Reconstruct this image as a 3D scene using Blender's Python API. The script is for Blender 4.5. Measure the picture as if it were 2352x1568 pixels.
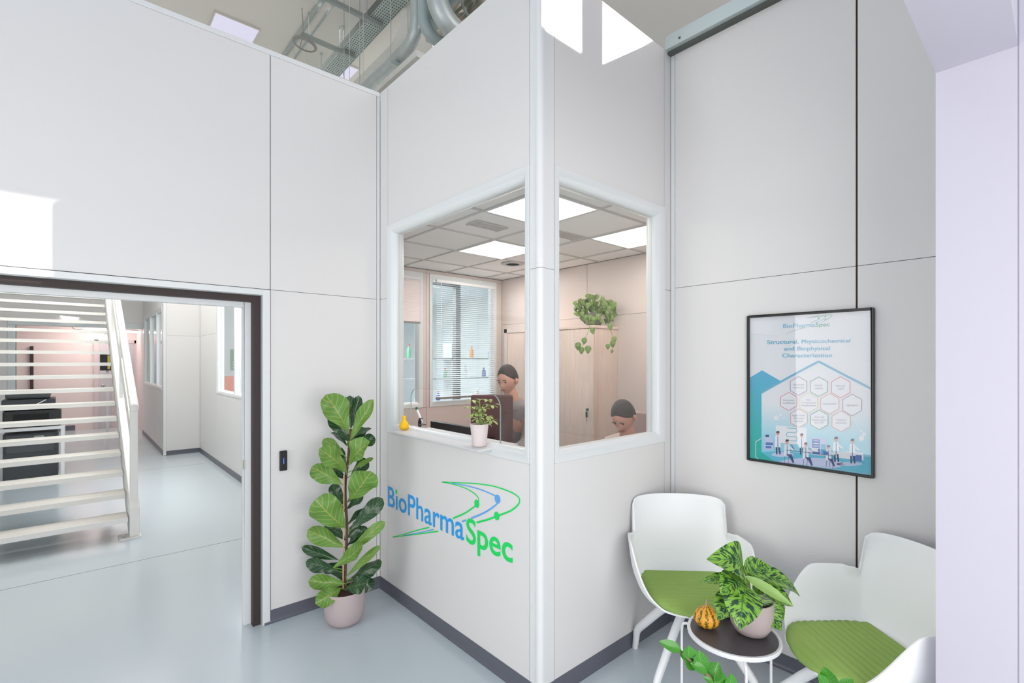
import bpy, bmesh, math, random
from mathutils import Vector, Matrix
random.seed(7)
V = Vector
PI = math.pi
# ------------------------------------------------------------------ camera / world / sun / exposure
for o in list(bpy.data.objects): bpy.data.objects.remove(o)
SC = bpy.context.scene
COL = SC.collection
F, CX, HY, H = 1127.0, 1176.0, 829.0, 1.6
YAW = math.atan((2442 - 1176) / F)
LK = (math.cos(YAW), math.sin(YAW)); RT = (math.sin(YAW), -math.cos(YAW))
cd = bpy.data.cameras.new('camera'); cam = bpy.data.objects.new('camera', cd); COL.objects.link(cam)
cd.sensor_width = 36; cd.lens = F / 2352 * 36; cd.shift_y = (HY - 784) / 2352; cd.clip_start = 0.02
cam.location = (0, 0, H); cam.rotation_euler = (PI / 2, 0, YAW - PI / 2)
SC.camera = cam
w = bpy.data.worlds.new('sky'); SC.world = w; w.use_nodes = True
w.node_tree.nodes['Background'].inputs[0].default_value = (0.80, 0.89, 1.0, 1)
w.node_tree.nodes['Background'].inputs[1].default_value = 0.75
SC.view_settings.view_transform = 'Standard'; SC.view_settings.look = 'None'
SC.view_settings.exposure = -0.05; SC.view_settings.gamma = 1.0
try: SC.view_settings.use_curve_mapping = False
except Exception: pass

def lamp(name, kind, loc, energy, color=(1, 1, 1), aim=None, size=None, sy=None):
    l = bpy.data.lights.new(name, kind); l.energy = energy; l.color = color
    o = bpy.data.objects.new(name, l); COL.objects.link(o); o.location = loc
    if kind == 'AREA':
        l.shape = 'RECTANGLE'; l.size = size; l.size_y = sy or size
    if aim is not None:
        o.rotation_euler = (V(aim) - V(loc)).to_track_quat('-Z', 'Y').to_euler()
    return o
SUN = V((-1.065, 1.0, -0.72))
sun = lamp('sun', 'SUN', (6, -5, 8), 9.0, (1.0, 0.96, 0.9)); sun.data.angle = 0.009
sun.rotation_euler = SUN.to_track_quat('-Z', 'Y').to_euler()
# daylight from the skylights in the hall roof and the entrance, plus added fill lamps
lamp('hall_skylight_light', 'AREA', (-1.1, 1.7, 5.35), 26, (0.5, 0.78, 1.0), (-1.1, 1.7, 0), 3.2, 2.2)
lamp('left_fill_light', 'AREA', (-3.3, 1.7, 1.5), 66, (1.0, 0.975, 0.95), (3, 1.7, 1.2), 2.4, 2.6)  # added fill from the left; the wall there has no window
lamp('ceiling_fill_light', 'AREA', (3.4, 0.36, 4.34), 34, (1.0, 0.98, 0.95), (3.4, 2.6, 6.6), 3.0, 0.36)  # added upward fill that brightens the hall ceiling
lamp('entrance_daylight', 'AREA', (0.3, -1.3, 1.4), 72, (1.0, 0.97, 0.955), (1.0, 3, 1.3), 2.6, 2.2)
lamp('corridor_skylight_light', 'AREA', (0.1, 8.3, 4.3), 160, (1.0, 0.985, 0.96), (0.1, 8.3, 0), 2.2, 4.6)
lamp('void_skylight_light', 'AREA', (3.2, 6.0, 5.3), 52, (0.97, 0.97, 0.95), (3.0, 5.0, 0), 2.2, 5.0)
lamp('lab_ceiling_light', 'AREA', (2.9, 7.6, 2.85), 265, (0.92, 0.97, 1.0), (2.9, 7.6, 0), 1.8, 4.5)

# ------------------------------------------------------------------ pixel -> place helpers (the survey of the room)
def ray(px, py):
    u = (px - CX) / F
    return V((LK[0] + u * RT[0], LK[1] + u * RT[1], (HY - py) / F))
def onx(px, py, x): d = ray(px, py); return V((0, 0, H)) + d * (x / d.x)
def ony(px, py, y): d = ray(px, py); return V((0, 0, H)) + d * (y / d.y)
def onz(px, py, z): d = ray(px, py); return V((0, 0, H)) + d * ((z - H) / d.z)
def onZ(px, py, Z): return V((0, 0, H)) + ray(px, py) * Z      # at a distance Z from the camera plane

# ------------------------------------------------------------------ materials
MATS = {}
def mat(name, col, rough=0.5, metal=0.0, spec=0.5, bump=0.0, scale=40, var=0.0, emit=None, es=0.0, coat=0.0, trans=0.0, sss=0.0):
    if name in MATS: return MATS[name]
    m = bpy.data.materials.new(name); m.use_nodes = True; nt = m.node_tree; b = nt.nodes['Principled BSDF']
    b.inputs['Base Color'].default_value = (*col, 1); b.inputs['Roughness'].default_value = rough
    b.inputs['Metallic'].default_value = metal; b.inputs['Specular IOR Level'].default_value = spec
    b.inputs['Coat Weight'].default_value = coat
    if emit: b.inputs['Emission Color'].default_value = (*emit, 1); b.inputs['Emission Strength'].default_value = es
    if bump or var:
        tc = nt.nodes.new('ShaderNodeTexCoord'); n = nt.nodes.new('ShaderNodeTexNoise'); n.inputs['Scale'].default_value = scale
        n.inputs['Detail'].default_value = 4
        nt.links.new(tc.outputs['Object'], n.inputs['Vector'])
        if bump:
            bp = nt.nodes.new('ShaderNodeBump'); bp.inputs['Strength'].default_value = bump; bp.inputs['Distance'].default_value = 0.002
            nt.links.new(n.outputs['Fac'], bp.inputs['Height']); nt.links.new(bp.outputs[0], b.inputs['Normal'])
        if var:
            r = nt.nodes.new('ShaderNodeMapRange'); r.inputs[3].default_value = 1 - var; r.inputs[4].default_value = 1 + var
            nt.links.new(n.outputs['Fac'], r.inputs[0])
            mx = nt.nodes.new('ShaderNodeVectorMath'); mx.operation = 'SCALE'; mx.inputs[0].default_value = col
            nt.links.new(r.outputs[0], mx.inputs['Scale']); nt.links.new(mx.outputs[0], b.inputs['Base Color'])
    MATS[name] = m
    return m
def s2l(r, g, b):
    f = lambda c: (c / 255 / 12.92) if c <= 10 else ((c / 255 + 0.055) / 1.055) ** 2.4
    return (f(r), f(g), f(b))
def glassmat(name, tint=(1, 1, 1), k=1.0, ior=1.5):
    if name in MATS: return MATS[name]
    m = bpy.data.materials.new(name); m.use_nodes = True; nt = m.node_tree
    for n in list(nt.nodes):
        if n.type != 'OUTPUT_MATERIAL': nt.nodes.remove(n)
    out = nt.nodes['Material Output']
    t = nt.nodes.new('ShaderNodeBsdfTransparent'); t.inputs[0].default_value = (*tint, 1)
    g = nt.nodes.new('ShaderNodeBsdfGlossy'); g.inputs['Roughness'].default_value = 0.0
    fr = nt.nodes.new('ShaderNodeLayerWeight'); fr.inputs[0].default_value = 0.5
    pw = nt.nodes.new('ShaderNodeMath'); pw.operation = 'POWER'; pw.inputs[1].default_value = 5.0
    nt.links.new(fr.outputs['Facing'], pw.inputs[0])
    mu = nt.nodes.new('ShaderNodeMath'); mu.operation = 'MULTIPLY_ADD'; mu.inputs[1].default_value = 0.9 * k; mu.inputs[2].default_value = 0.035 * k; mu.use_clamp = True
    mx = nt.nodes.new('ShaderNodeMixShader')
    nt.links.new(pw.outputs[0], mu.inputs[0]); nt.links.new(mu.outputs[0], mx.inputs[0])
    nt.links.new(t.outputs[0], mx.inputs[1]); nt.links.new(g.outputs[0], mx.inputs[2]); nt.links.new(mx.outputs[0], out.inputs[0])
    MATS[name] = m
    return m
PANEL = mat('white_wall_panel', s2l(228, 226, 224), 0.42, spec=0.35, bump=0.02, scale=300)
TRIM = mat('white_aluminium_trim', s2l(230, 231, 231), 0.33, spec=0.5)
FRAME = mat('pale_grey_aluminium', s2l(228, 231, 231), 0.3, spec=0.5)
SEAM = mat('dark_joint_rubber', s2l(60, 55, 50), 0.8)
GREYSEAM = mat('grey_joint', s2l(150, 150, 148), 0.8)
BASE = mat('dark_grey_skirting', s2l(98, 100, 110), 0.35, spec=0.5)
GASKET = mat('dark_brown_gasket', s2l(58, 47, 45), 0.6)
GLASS = glassmat('window_glass', (0.97, 0.985, 0.98), 1.0)
EDGE = mat('glass_edge', s2l(150, 175, 170), 0.1, spec=0.8)
CEIL = mat('beige_hall_ceiling', s2l(232, 227, 218), 0.9, var=0.03, scale=1.2)
TILE = mat('office_ceiling_tile', s2l(240, 237, 234), 0.9, bump=0.2, scale=400)
GRID = mat('ceiling_grid', s2l(195, 190, 186), 0.5)
WHITEM = mat('white_powder_coated_steel', s2l(236, 237, 238), 0.35)
LAV = mat('lilac_tinted_white', s2l(197, 193, 205), 0.5, bump=0.03, scale=200)  # violet tint of reflected light put into the white base colour
BLACK = mat('black_plastic', s2l(28, 28, 30), 0.35)
DKG = mat('dark_grey_plastic', s2l(62, 66, 70), 0.4)
PINK = mat('pale_pink_wall', s2l(228, 213, 209), 0.7, bump=0.02, scale=100)
SHELL = mat('white_shell_plastic', s2l(248, 249, 250), 0.38)
SOIL = mat('potting_soil', s2l(70, 42, 34), 0.95, bump=1.0, scale=60, var=0.4)
MAUVE = mat('mauve_grey_ceramic', s2l(188, 172, 172), 0.5, bump=0.05, scale=80, var=0.03)
GALV = mat('galvanised_steel', s2l(200, 208, 207), 0.42, metal=0.5, bump=0.15, scale=14, var=0.12)
FOIL = mat('foil_faced_duct_wrap', s2l(228, 228, 222), 0.5, metal=0.15, bump=0.5, scale=18, var=0.1)
CHROME = mat('polished_duct', s2l(215, 205, 190), 0.12, metal=1.0, bump=0.1, scale=8)
PIPE = mat('grey_pipe_insulation', s2l(176, 190, 190), 0.4)
STEEL = mat('stainless_steel', s2l(190, 190, 188), 0.25, metal=1.0)

def floor_material():
    m = mat('pale_grey_resin_floor', s2l(190, 198, 204), 0.12, spec=0.45, coat=0.0)
    nt = m.node_tree; b = nt.nodes['Principled BSDF']
    tc = nt.nodes.new('ShaderNodeTexCoord'); n = nt.nodes.new('ShaderNodeTexNoise'); n.inputs['Scale'].default_value = 0.9; n.inputs['Detail'].default_value = 6
    nt.links.new(tc.outputs['Object'], n.inputs[0])
    r = nt.nodes.new('ShaderNodeMapRange'); r.inputs[3].default_value = 0.10; r.inputs[4].default_value = 0.24
    nt.links.new(n.outputs[0], r.inputs[0]); nt.links.new(r.outputs[0], b.inputs['Roughness'])
    cr = nt.nodes.new('ShaderNodeValToRGB'); cr.color_ramp.elements[0].color = (*s2l(192, 203, 211), 1); cr.color_ramp.elements[1].color = (*s2l(200, 208, 212), 1)
    nt.links.new(n.outputs[0], cr.inputs[0]); nt.links.new(cr.outputs[0], b.inputs['Base Color'])
    return m
FLOOR = floor_material()

def wood(name, c1, c2, axis_scale=(12, 12, 0.7)):
    m = mat(name, c1, 0.5); nt = m.node_tree; b = nt.nodes['Principled BSDF']
    tc = nt.nodes.new('ShaderNodeTexCoord'); mp = nt.nodes.new('ShaderNodeMapping'); mp.inputs['Scale'].default_value = axis_scale
    n = nt.nodes.new('ShaderNodeTexNoise'); n.inputs['Scale'].default_value = 4; n.inputs['Detail'].default_value = 8; n.inputs['Distortion'].default_value = 1.5
    cr = nt.nodes.new('ShaderNodeValToRGB'); cr.color_ramp.elements[0].position = 0.3; cr.color_ramp.elements[1].position = 0.7
    cr.color_ramp.elements[0].color = (*c1, 1); cr.color_ramp.elements[1].color = (*c2, 1)
    nt.links.new(tc.outputs['Object'], mp.inputs[0]); nt.links.new(mp.outputs[0], n.inputs[0]); nt.links.new(n.outputs[0], cr.inputs[0]); nt.links.new(cr.outputs[0], b.inputs['Base Color'])
    return m
WOOD = wood('pale_maple_laminate', s2l(222, 200, 186), s2l(232, 214, 202))

def mnode(nt, op, a, b=None, c=None):
    n = nt.nodes.new('ShaderNodeMath'); n.operation = op
    for i, x in enumerate((a, b, c)):
        if x is None: continue
        if isinstance(x, (int, float)): n.inputs[i].default_value = x
        else: nt.links.new(x, n.inputs[i])
    return n.outputs[0]
def leafmat(name, base, vein, pattern='veins', c2=None, rough=0.4):
    m = mat(name, base, rough); nt = m.node_tree; b = nt.nodes['Principled BSDF']
    uv = nt.nodes.new('ShaderNodeUVMap'); sp = nt.nodes.new('ShaderNodeSeparateXYZ'); nt.links.new(uv.outputs[0], sp.inputs[0])
    a = mnode(nt, 'ABSOLUTE', mnode(nt, 'SUBTRACT', sp.outputs[0], 0.5))
    mid = mnode(nt, 'LESS_THAN', a, 0.018)
    t = mnode(nt, 'SUBTRACT', sp.outputs[1], mnode(nt, 'MULTIPLY', a, 0.5))
    sv = mnode(nt, 'LESS_THAN', mnode(nt, 'ABSOLUTE', mnode(nt, 'SUBTRACT', mnode(nt, 'FRACT', mnode(nt, 'MULTIPLY', t, 7.0)), 0.5)), 0.055)
    fac = mnode(nt, 'MAXIMUM', mid, sv)
    mix = nt.nodes.new('ShaderNodeMix'); mix.data_type = 'RGBA'
    mix.inputs['A'].default_value = (*base, 1); mix.inputs['B'].default_value = (*vein, 1)
    if pattern == 'veins':
        nt.links.new(fac, mix.inputs['Factor']); nt.links.new(mix.outputs['Result'], b.inputs['Base Color'])
    else:                                     # blotches running outwards along the side veins
        cb = nt.nodes.new('ShaderNodeCombineXYZ')
        nt.links.new(mnode(nt, 'MULTIPLY', a, 5.0), cb.inputs[0]); nt.links.new(mnode(nt, 'MULTIPLY', t, 26.0), cb.inputs[1])
        tc = nt.nodes.new('ShaderNodeTexCoord'); so = nt.nodes.new('ShaderNodeSeparateXYZ'); nt.links.new(tc.outputs['Object'], so.inputs[0])
        nt.links.new(mnode(nt, 'MULTIPLY', so.outputs[2], 14.0), cb.inputs[2])
        n = nt.nodes.new('ShaderNodeTexNoise'); n.inputs['Scale'].default_value = 1.0; n.inputs['Detail'].default_value = 3
        nt.links.new(cb.outputs[0], n.inputs[0])
        cr = nt.nodes.new('ShaderNodeValToRGB'); e = cr.color_ramp.elements
        e[0].position = 0.44 if name.startswith('pothos') else 0.46; e[1].position = 0.51; e[0].color = (*c2, 1); e[1].color = (*base, 1)
        nt.links.new(n.outputs[0], cr.inputs[0]); nt.links.new(cr.outputs[0], mix.inputs['A'])
        nt.links.new(mid, mix.inputs['Factor']); nt.links.new(mix.outputs['Result'], b.inputs['Base Color'])
    return m
FIC_L = leafmat('fig_leaf_underside', s2l(98, 142, 58), s2l(160, 165, 82))
FIC_D = leafmat('fig_leaf_upper', s2l(40, 74, 44), s2l(96, 120, 78), rough=0.25)
DIEF = leafmat('dumb_cane_leaf', s2l(128, 178, 62), s2l(70, 120, 60), 'blotch', s2l(28, 66, 42), 0.35)
DIEF_U = leafmat('dumb_cane_leaf_underside', s2l(140, 175, 92), s2l(150, 180, 110))
ZZ = leafmat('zz_leaf', s2l(62, 132, 38), s2l(90, 160, 60), rough=0.25)
POTH = leafmat('pothos_leaf', s2l(72, 108, 52), s2l(140, 160, 80), 'blotch', s2l(150, 172, 82))
SCHEF = leafmat('variegated_leaf', s2l(214, 220, 130), s2l(110, 150, 70), 'blotch', s2l(92, 142, 62))
STEM = mat('green_stem', s2l(120, 150, 60), 0.5); BARK = mat('brown_stem', s2l(92, 66, 52), 0.8, bump=0.5, scale=50)

# ------------------------------------------------------------------ mesh builder
class MB:
    def __init__(s): s.v = []; s.f = []; s.m = []; s.uv = {}
    def face(s, idx, m=0, uv=None):
        if uv: s.uv[len(s.f)] = uv
        s.f.append(tuple(idx)); s.m.append(m)
    def box(s, x0, x1, y0, y1, z0, z1, m=0):
        b = len(s.v)
        for z in (z0, z1):
            for x, y in ((x0, y0), (x1, y0), (x1, y1), (x0, y1)): s.v.append(V((x, y, z)))
        for q in ((0, 3, 2, 1), (4, 5, 6, 7), (0, 1, 5, 4), (1, 2, 6, 5), (2, 3, 7, 6), (3, 0, 4, 7)): s.face([b + i for i in q], m)
        return s
    def obox(s, c, ax, ay, az, m=0):           # oriented box from centre and half vectors
        b = len(s.v); c = V(c)
        for k in (-1, 1):
            for i, j in ((-1, -1), (1, -1), (1, 1), (-1, 1)): s.v.append(c + V(ax) * i + V(ay) * j + V(az) * k)
        for q in ((0, 3, 2, 1), (4, 5, 6, 7), (0, 1, 5, 4), (1, 2, 6, 5), (2, 3, 7, 6), (3, 0, 4, 7)): s.face([b + i for i in q], m)
        return s
    def bar(s, a, b_, wdt, hgt, up=(0, 0, 1), m=0):
        a = V(a); b_ = V(b_); d = (b_ - a); L = d.length; d.normalize()
        side = d.cross(V(up)).normalized(); u = side.cross(d).normalized()
        return s.obox((a + b_) / 2, side * wdt / 2, d * L / 2, u * hgt / 2, m)
    def tube(s, pts, r, n=10, m=0, cap=True, sx=1.0):
        pts = [V(p) for p in pts]; rs = r if isinstance(r, (list, tuple)) else [r] * len(pts)
        b = len(s.v); prev = None
        for i, p in enumerate(pts):
            d = (pts[min(i + 1, len(pts) - 1)] - pts[max(i - 1, 0)]).normalized()
            if prev is None:
                a = d.cross(V((0, 0, 1)));
                if a.length < 1e-3: a = d.cross(V((1, 0, 0)))
                a.normalize()
            else:
                a = (prev - d * prev.dot(d));
                a = a.normalized() if a.length > 1e-5 else prev
            prev = a; c = d.cross(a)
            for k in range(n):
                t = 2 * PI * k / n; s.v.append(p + (a * math.cos(t) * sx + c * math.sin(t)) * rs[i])
        for i in range(len(pts) - 1):
            for k in range(n):
                k2 = (k + 1) % n; s.face((b + i * n + k, b + i * n + k2, b + (i + 1) * n + k2, b + (i + 1) * n + k), m)
        if cap:
            s.face([b + k for k in range(n)][::-1], m); s.face([b + (len(pts) - 1) * n + k for k in range(n)], m)
        return s
    def lathe(s, prof, c=(0, 0, 0), n=40, m=0, sq=None):
        b = len(s.v); c = V(c)
        for r, z in prof:
            for k in range(n):
                t = 2 * PI * k / n; rr = r * (sq(t, z) if sq else 1); s.v.append(c + V((rr * math.cos(t), rr * math.sin(t), z)))
        for i in range(len(prof) - 1):
            for k in range(n):
                k2 = (k + 1) % n; s.face((b + i * n + k, b + i * n + k2, b + (i + 1) * n + k2, b + (i + 1) * n + k), m)
        if prof[0][0] > 1e-5: s.face([b + k for k in range(n)][::-1], m)
        if prof[-1][0] > 1e-5: s.face([b + (len(prof) - 1) * n + k for k in range(n)], m)
        return s
    def ball(s, c, rx, ry, rz, n=20, m=0, k=12):
        b = len(s.v); c = V(c)
        for i in range(k + 1):
            ph = PI * i / k
            for j in range(n):
                t = 2 * PI * j / n; s.v.append(c + V((rx * math.sin(ph) * math.cos(t), ry * math.sin(ph) * math.sin(t), -rz * math.cos(ph))))
        for i in range(k):
            for j in range(n):
                j2 = (j + 1) % n; s.face((b + i * n + j, b + i * n + j2, b + (i + 1) * n + j2, b + (i + 1) * n + j), m)
        return s
    def prism(s, pts, ext, m=0):
        b = len(s.v); n = len(pts); e = V(ext)
        for p in pts: s.v.append(V(p))
        for p in pts: s.v.append(V(p) + e)
        s.face([b + i for i in range(n)], m); s.face([b + n + i for i in range(n)][::-1], m)
        for i in range(n):
            j = (i + 1) % n; s.face((b + i, b + n + i, b + n + j, b + j), m)
        return s
    def poly(s, pts, m=0):
        b = len(s.v)
        for p in pts: s.v.append(V(p))
        s.face(range(b, b + len(pts)), m)
        return s
    def mesh(s, name, mats, org=V((0, 0, 0)), smooth=None):
        me = bpy.data.meshes.new(name); me.from_pydata([tuple(v - org) for v in s.v], [], s.f)
        for mm in (mats if isinstance(mats, (list, tuple)) else [mats]): me.materials.append(mm)
        for p, k in zip(me.polygons, s.m): p.material_index = k
        if s.uv:
            ul = me.uv_layers.new(name='UVMap')
            for fi, uvs in s.uv.items():
                for li, q in zip(me.polygons[fi].loop_indices, uvs): ul.data[li].uv = q
        bm = bmesh.new(); bm.from_mesh(me); bmesh.ops.remove_doubles(bm, verts=bm.verts, dist=1e-5)
        if not s.uv: bmesh.ops.recalc_face_normals(bm, faces=bm.faces)
        bm.to_mesh(me); bm.free()
        if smooth:
            for p in me.polygons: p.use_smooth = True
            me.set_sharp_from_angle(angle=math.radians(smooth))
        return me
def place(name, me, parent=None, loc=(0, 0, 0), bevel=0.0, bseg=2):
    o = bpy.data.objects.new(name, me); COL.objects.link(o); o.location = loc
    if parent is not None: o.parent = parent
    if bevel:
        b = o.modifiers.new('bevel', 'BEVEL'); b.width = bevel; b.segments = bseg; b.limit_method = 'ANGLE'; b.angle_limit = math.radians(40)
    return o
def tag(o, label, cat, group=None, kind=None):
    if label: o['label'] = label
    if cat: o['category'] = cat
    if group: o['group'] = group
    if kind: o['kind'] = kind
    return o
def thing(name, label, cat, loc=(0, 0, 0), rz=0, group=None):
    o = bpy.data.objects.new(name, None); COL.objects.link(o); o.location = loc; o.rotation_euler = (0, 0, rz); o.empty_display_size = 0.1
    return tag(o, label, cat, group)
def part(name, mb, mats, parent, smooth=None, bevel=0.0, label=None):      # world-coordinate mesh under an unrotated thing
    org = V((0, 0, 0)); p = parent
    while p is not None: org = org + V(p.location); p = p.parent
    o = place(name, mb.mesh(name, mats, org, smooth), parent, bevel=bevel)
    if label: o['label'] = label
    return o
def solo(name, mb, mats, label, cat, org=(0, 0, 0), smooth=None, bevel=0.0, group=None, kind=None):
    o = place(name, mb.mesh(name, mats, V(org), smooth), None, org, bevel); return tag(o, label, cat, group, kind)
def struct(name, mb, mats, smooth=None, bevel=0.0):
    o = place(name, mb.mesh(name, mats, V((0, 0, 0)), smooth), None, bevel=bevel); o['kind'] = 'structure'; return o
def textmesh(body, extr=0.0, off=0.0, align='LEFT'):
    c = bpy.data.curves.new('t', 'FONT'); c.body = body; c.size = 1; c.extrude = extr; c.offset = off; c.align_x = align; c.resolution_u = 6
    o = bpy.data.objects.new('t', c); COL.objects.link(o); dg = bpy.context.evaluated_depsgraph_get(); dg.update()
    me = bpy.data.meshes.new_from_object(o.evaluated_get(dg)); bpy.data.objects.remove(o); bpy.data.curves.remove(c)
    return me
def bbox(me):
    xs = [v.co.x for v in me.vertices]; ys = [v.co.y for v in me.vertices]
    return min(xs), max(xs), min(ys), max(ys)
def add_text(mb, body, fn, m=0, off=0.0):       # fn maps normalised (x 0..1 across the bbox, y in font units) to 3-D
    me = textmesh(body, off=off); x0, x1, y0, y1 = bbox(me); b = len(mb.v)
    for v in me.vertices: mb.v.append(fn((v.co.x - x0) / (x1 - x0), v.co.y, y0, y1))
    for p in me.polygons: mb.face([b + i for i in p.vertices], m)
    bpy.data.meshes.remove(me)
def smoothpts(pts, k=8):
    pts = [V(p) for p in pts]; out = []
    for i in range(len(pts) - 1):
        p0 = pts[max(i - 1, 0)]; p1 = pts[i]; p2 = pts[i + 1]; p3 = pts[min(i + 2, len(pts) - 1)]
        for j in range(k):
            t = j / k
            out.append(0.5 * ((2 * p1) + (p2 - p0) * t + (2 * p0 - 5 * p1 + 4 * p2 - p3) * t * t + (3 * p1 - p0 - 3 * p2 + p3) * t ** 3))
    out.append(pts[-1]); return out
def ribbon(mb, pts, w0, w1, nrm, m=0):
    pts = smoothpts(pts); n = len(pts); b = len(mb.v); nrm = V(nrm)
    for i, p in enumerate(pts):
        d = (pts[min(i + 1, n - 1)] - pts[max(i - 1, 0)]).normalized(); s = d.cross(nrm).normalized(); wd = w0 + (w1 - w0) * i / (n - 1)
        mb.v.append(p + s * wd / 2); mb.v.append(p - s * wd / 2)
    for i in range(n - 1): mb.face((b + 2 * i, b + 2 * i + 1, b + 2 * i + 3, b + 2 * i + 2), m)

# ------------------------------------------------------------------ the room
XB, YA, YC, XD, WT = 1.616, 3.222, 1.616, 2.752, 3.5       # faces of the booth and its neighbours, wall height
SM = 2.036; T = 0.10
WZ0, WZ1 = 1.11, 2.535
G = 0.0022
def panels(mb, axis, face, sgn, rects, th=0.012):
    """flat panels on a wall face; rect = (a0,a1,z0,z1); sgn = direction the face looks"""
    for a0, a1, z0, z1 in rects:
        a0 += G; a1 -= G; z0 += G * 0.6; z1 -= G * 0.6
        lo, hi = (face, face - sgn * th); lo, hi = min(lo, hi), max(lo, hi)
        if axis == 'y': mb.box(a0, a1, lo, hi, z0, z1, 0)
        else: mb.box(lo, hi, a0, a1, z0, z1, 0)
def core(mb, axis, face, sgn, rects, m=1, d0=0.006, d1=T):
    for a0, a1, z0, z1 in rects:
        p = face - sgn * d0; q = face - sgn * d1; lo, hi = min(p, q), max(p, q)
        if axis == 'y': mb.box(a0, a1, lo, hi, z0, z1, m)
        else: mb.box(lo, hi, a0, a1, z0, z1, m)

m = MB(); m.box(-4, 12, -7.5, 17, -0.1, 0.0); struct('floor', m, FLOOR)
m = MB()
for y in (4.93, 8.95): m.box(-3, 1.6, y - 0.003, y + 0.003, 0.0, 0.0006)
m.box(1.0, 2.70, 0.415, 0.421, 0.0, 0.0006)
solo('floor_joint', m, mat('floor_joint_filler', s2l(110, 115, 116), 0.7), 'thin dark expansion joints running straight across the grey floor', 'floor joint', kind='structure')

# wall A (front of corridor, holds the doorway)
m = MB()
core(m, 'y', YA, -1, [(-3.5, 0.891, SM - 0.01, WT - 0.03), (0.89, XB, 0, WT - 0.03)], 1, 0.006, T - 0.012)
panels(m, 'y', YA, -1, [(-3.5, -1.9, SM, WT - 0.03), (-1.9, 0.891, SM, WT - 0.03), (0.891, 1.59, SM, WT - 0.03), (0.891, 1.59, 0, SM)])
panels(m, 'y', YA + T, 1, [(-3.5, 0.85, SM, WT - 0.03), (0.85, 1.62, SM, WT - 0.03), (0.85, 1.62, 0, SM)])
m.box(1.592, XB - 0.001, YA + 0.002, YA + 0.02, 0, WT - 0.031, 2)
struct('wall_back', m, [PANEL, SEAM, FRAME])
m = MB(); m.box(-3.5, XB - 0.002, YA - 0.004, YA + T + 0.004, WT - 0.03, WT); struct('trim_1', m, TRIM, bevel=0.003)
# wall B (reception front) with window opening y 1.688..3.107
WB0, WB1 = 1.688, 3.107
m = MB()
core(m, 'x', XB, -1, [(WB0 + 0.01, WB1, 0, WZ0), (WB0 + 0.01, WB1, WZ1, WT), (WB1, YA, 0, WT), (YC + 0.03, WB0 + 0.01, 0, WT)], 1, 0.006, T)
panels(m, 'x', XB, -1, [(WB0, WB1, 0, WZ0), (WB0, WB1, WZ1, WT), (WB1, YA, 0, SM), (WB1, YA, SM, WT)])
panels(m, 'x', XB + T + 0.006, 1, [(WB0, 4.5, 0, WZ0), (WB0, 4.5, WZ1, WT), (WB1, 4.5, WZ0, WZ1)])
struct('wall_reception_front', m, [PANEL, GREYSEAM])
# wall C with window opening x 1.71..2.68
WC0, WC1 = 1.709, 2.681
m = MB()
core(m, 'y', YC, -1, [(WC0 - 0.01, WC1, 0, WZ0), (WC0 - 0.01, WC1, WZ1, WT), (WC1, XD + 0.05, 0, WT), (XB + 0.11, WC0 - 0.01, 0, WT)], 1, 0.006, T)
panels(m, 'y', YC, -1, [(WC0, WC1, 0, WZ0), (WC0, WC1, WZ1, WT), (WC1, XD + 0.001, 0, SM), (WC1, XD + 0.001, SM, WT)])
panels(m, 'y', YC + T + 0.006, 1, [(WC0, 3.84, 0, WZ0), (WC0, 3.84, WZ1, WT), (WC1, 3.84, WZ0, WZ1)])
struct('wall_reception_side', m, [PANEL, GREYSEAM])
# wall D
m = MB()
core(m, 'x', XD, -1, [(-1.0, YC, 0, WT)], 1, 0.008, T)
panels(m, 'x', XD, -1, [(0.6495, YC - 0.03, 0, 2.048), (0.6495, YC - 0.03, 2.048, WT), (-1.0, 0.6455, 0, 2.048), (-1.0, 0.6455, 2.048, WT)])
m.box(XD + 0.001, XD + 0.02, YC - 0.029, YC - 0.001, 0, WT - 0.001, 2)
struct('wall_right', m, [PANEL, mat('brown_joint', s2l(70, 52, 40), 0.8), FRAME])
m = MB()                                        # galvanised head rail over wall D
m.box(2.69, 2.80, -0.6, YC, WT - 0.002, WT + 0.052); m.box(2.69, 2.715, -0.6, YC, WT + 0.052, WT + 0.062)
m.box(2.70, 2.80, -0.6, YC, WT + 0.062, WT + 0.085)
m.box(2.72, 2.76, -0.6, YC - 0.0, WT - 0.02, WT, 1)
for y in (1.52, 0.9, 0.3): m.obox((2.688, y, WT + 0.025), (0.002, 0, 0), (0, 0.006, 0), (0, 0, 0.006), 1)
struct('trim_2', m, [mat('pale_galvanised_rail', s2l(205, 215, 215), 0.4, metal=0.3), mat('rail_shadow_gap', s2l(90, 95, 90), 0.7)])
# corner post of the booth
m = MB(); R_ = 0.022; pr = 0.006
prof = [(XB + 0.05, WB0 - 0.0015), (XB - 0.001, WB0 - 0.0015), (XB - 0.001, YC + 0.028), (XB - pr, YC + 0.024)]
cx_, cy_ = XB - pr + R_, YC - pr + R_
for k in range(9):
    t = PI + (PI / 2) * k / 8; prof.append((cx_ + R_ * math.cos(t), cy_ + R_ * math.sin(t)))
prof += [(XB + 0.024, YC - pr), (XB + 0.028, YC - 0.001), (WC0 - 0.0015, YC - 0.001), (WC0 - 0.0015, YC + 0.05)]
for z0, z1 in ((0, SM - 0.001), (SM + 0.001, WT)): m.prism([(a, b, z0) for a, b in prof], (0, 0, z1 - z0))
struct('trim_3', m, TRIM, smooth=40)
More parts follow.
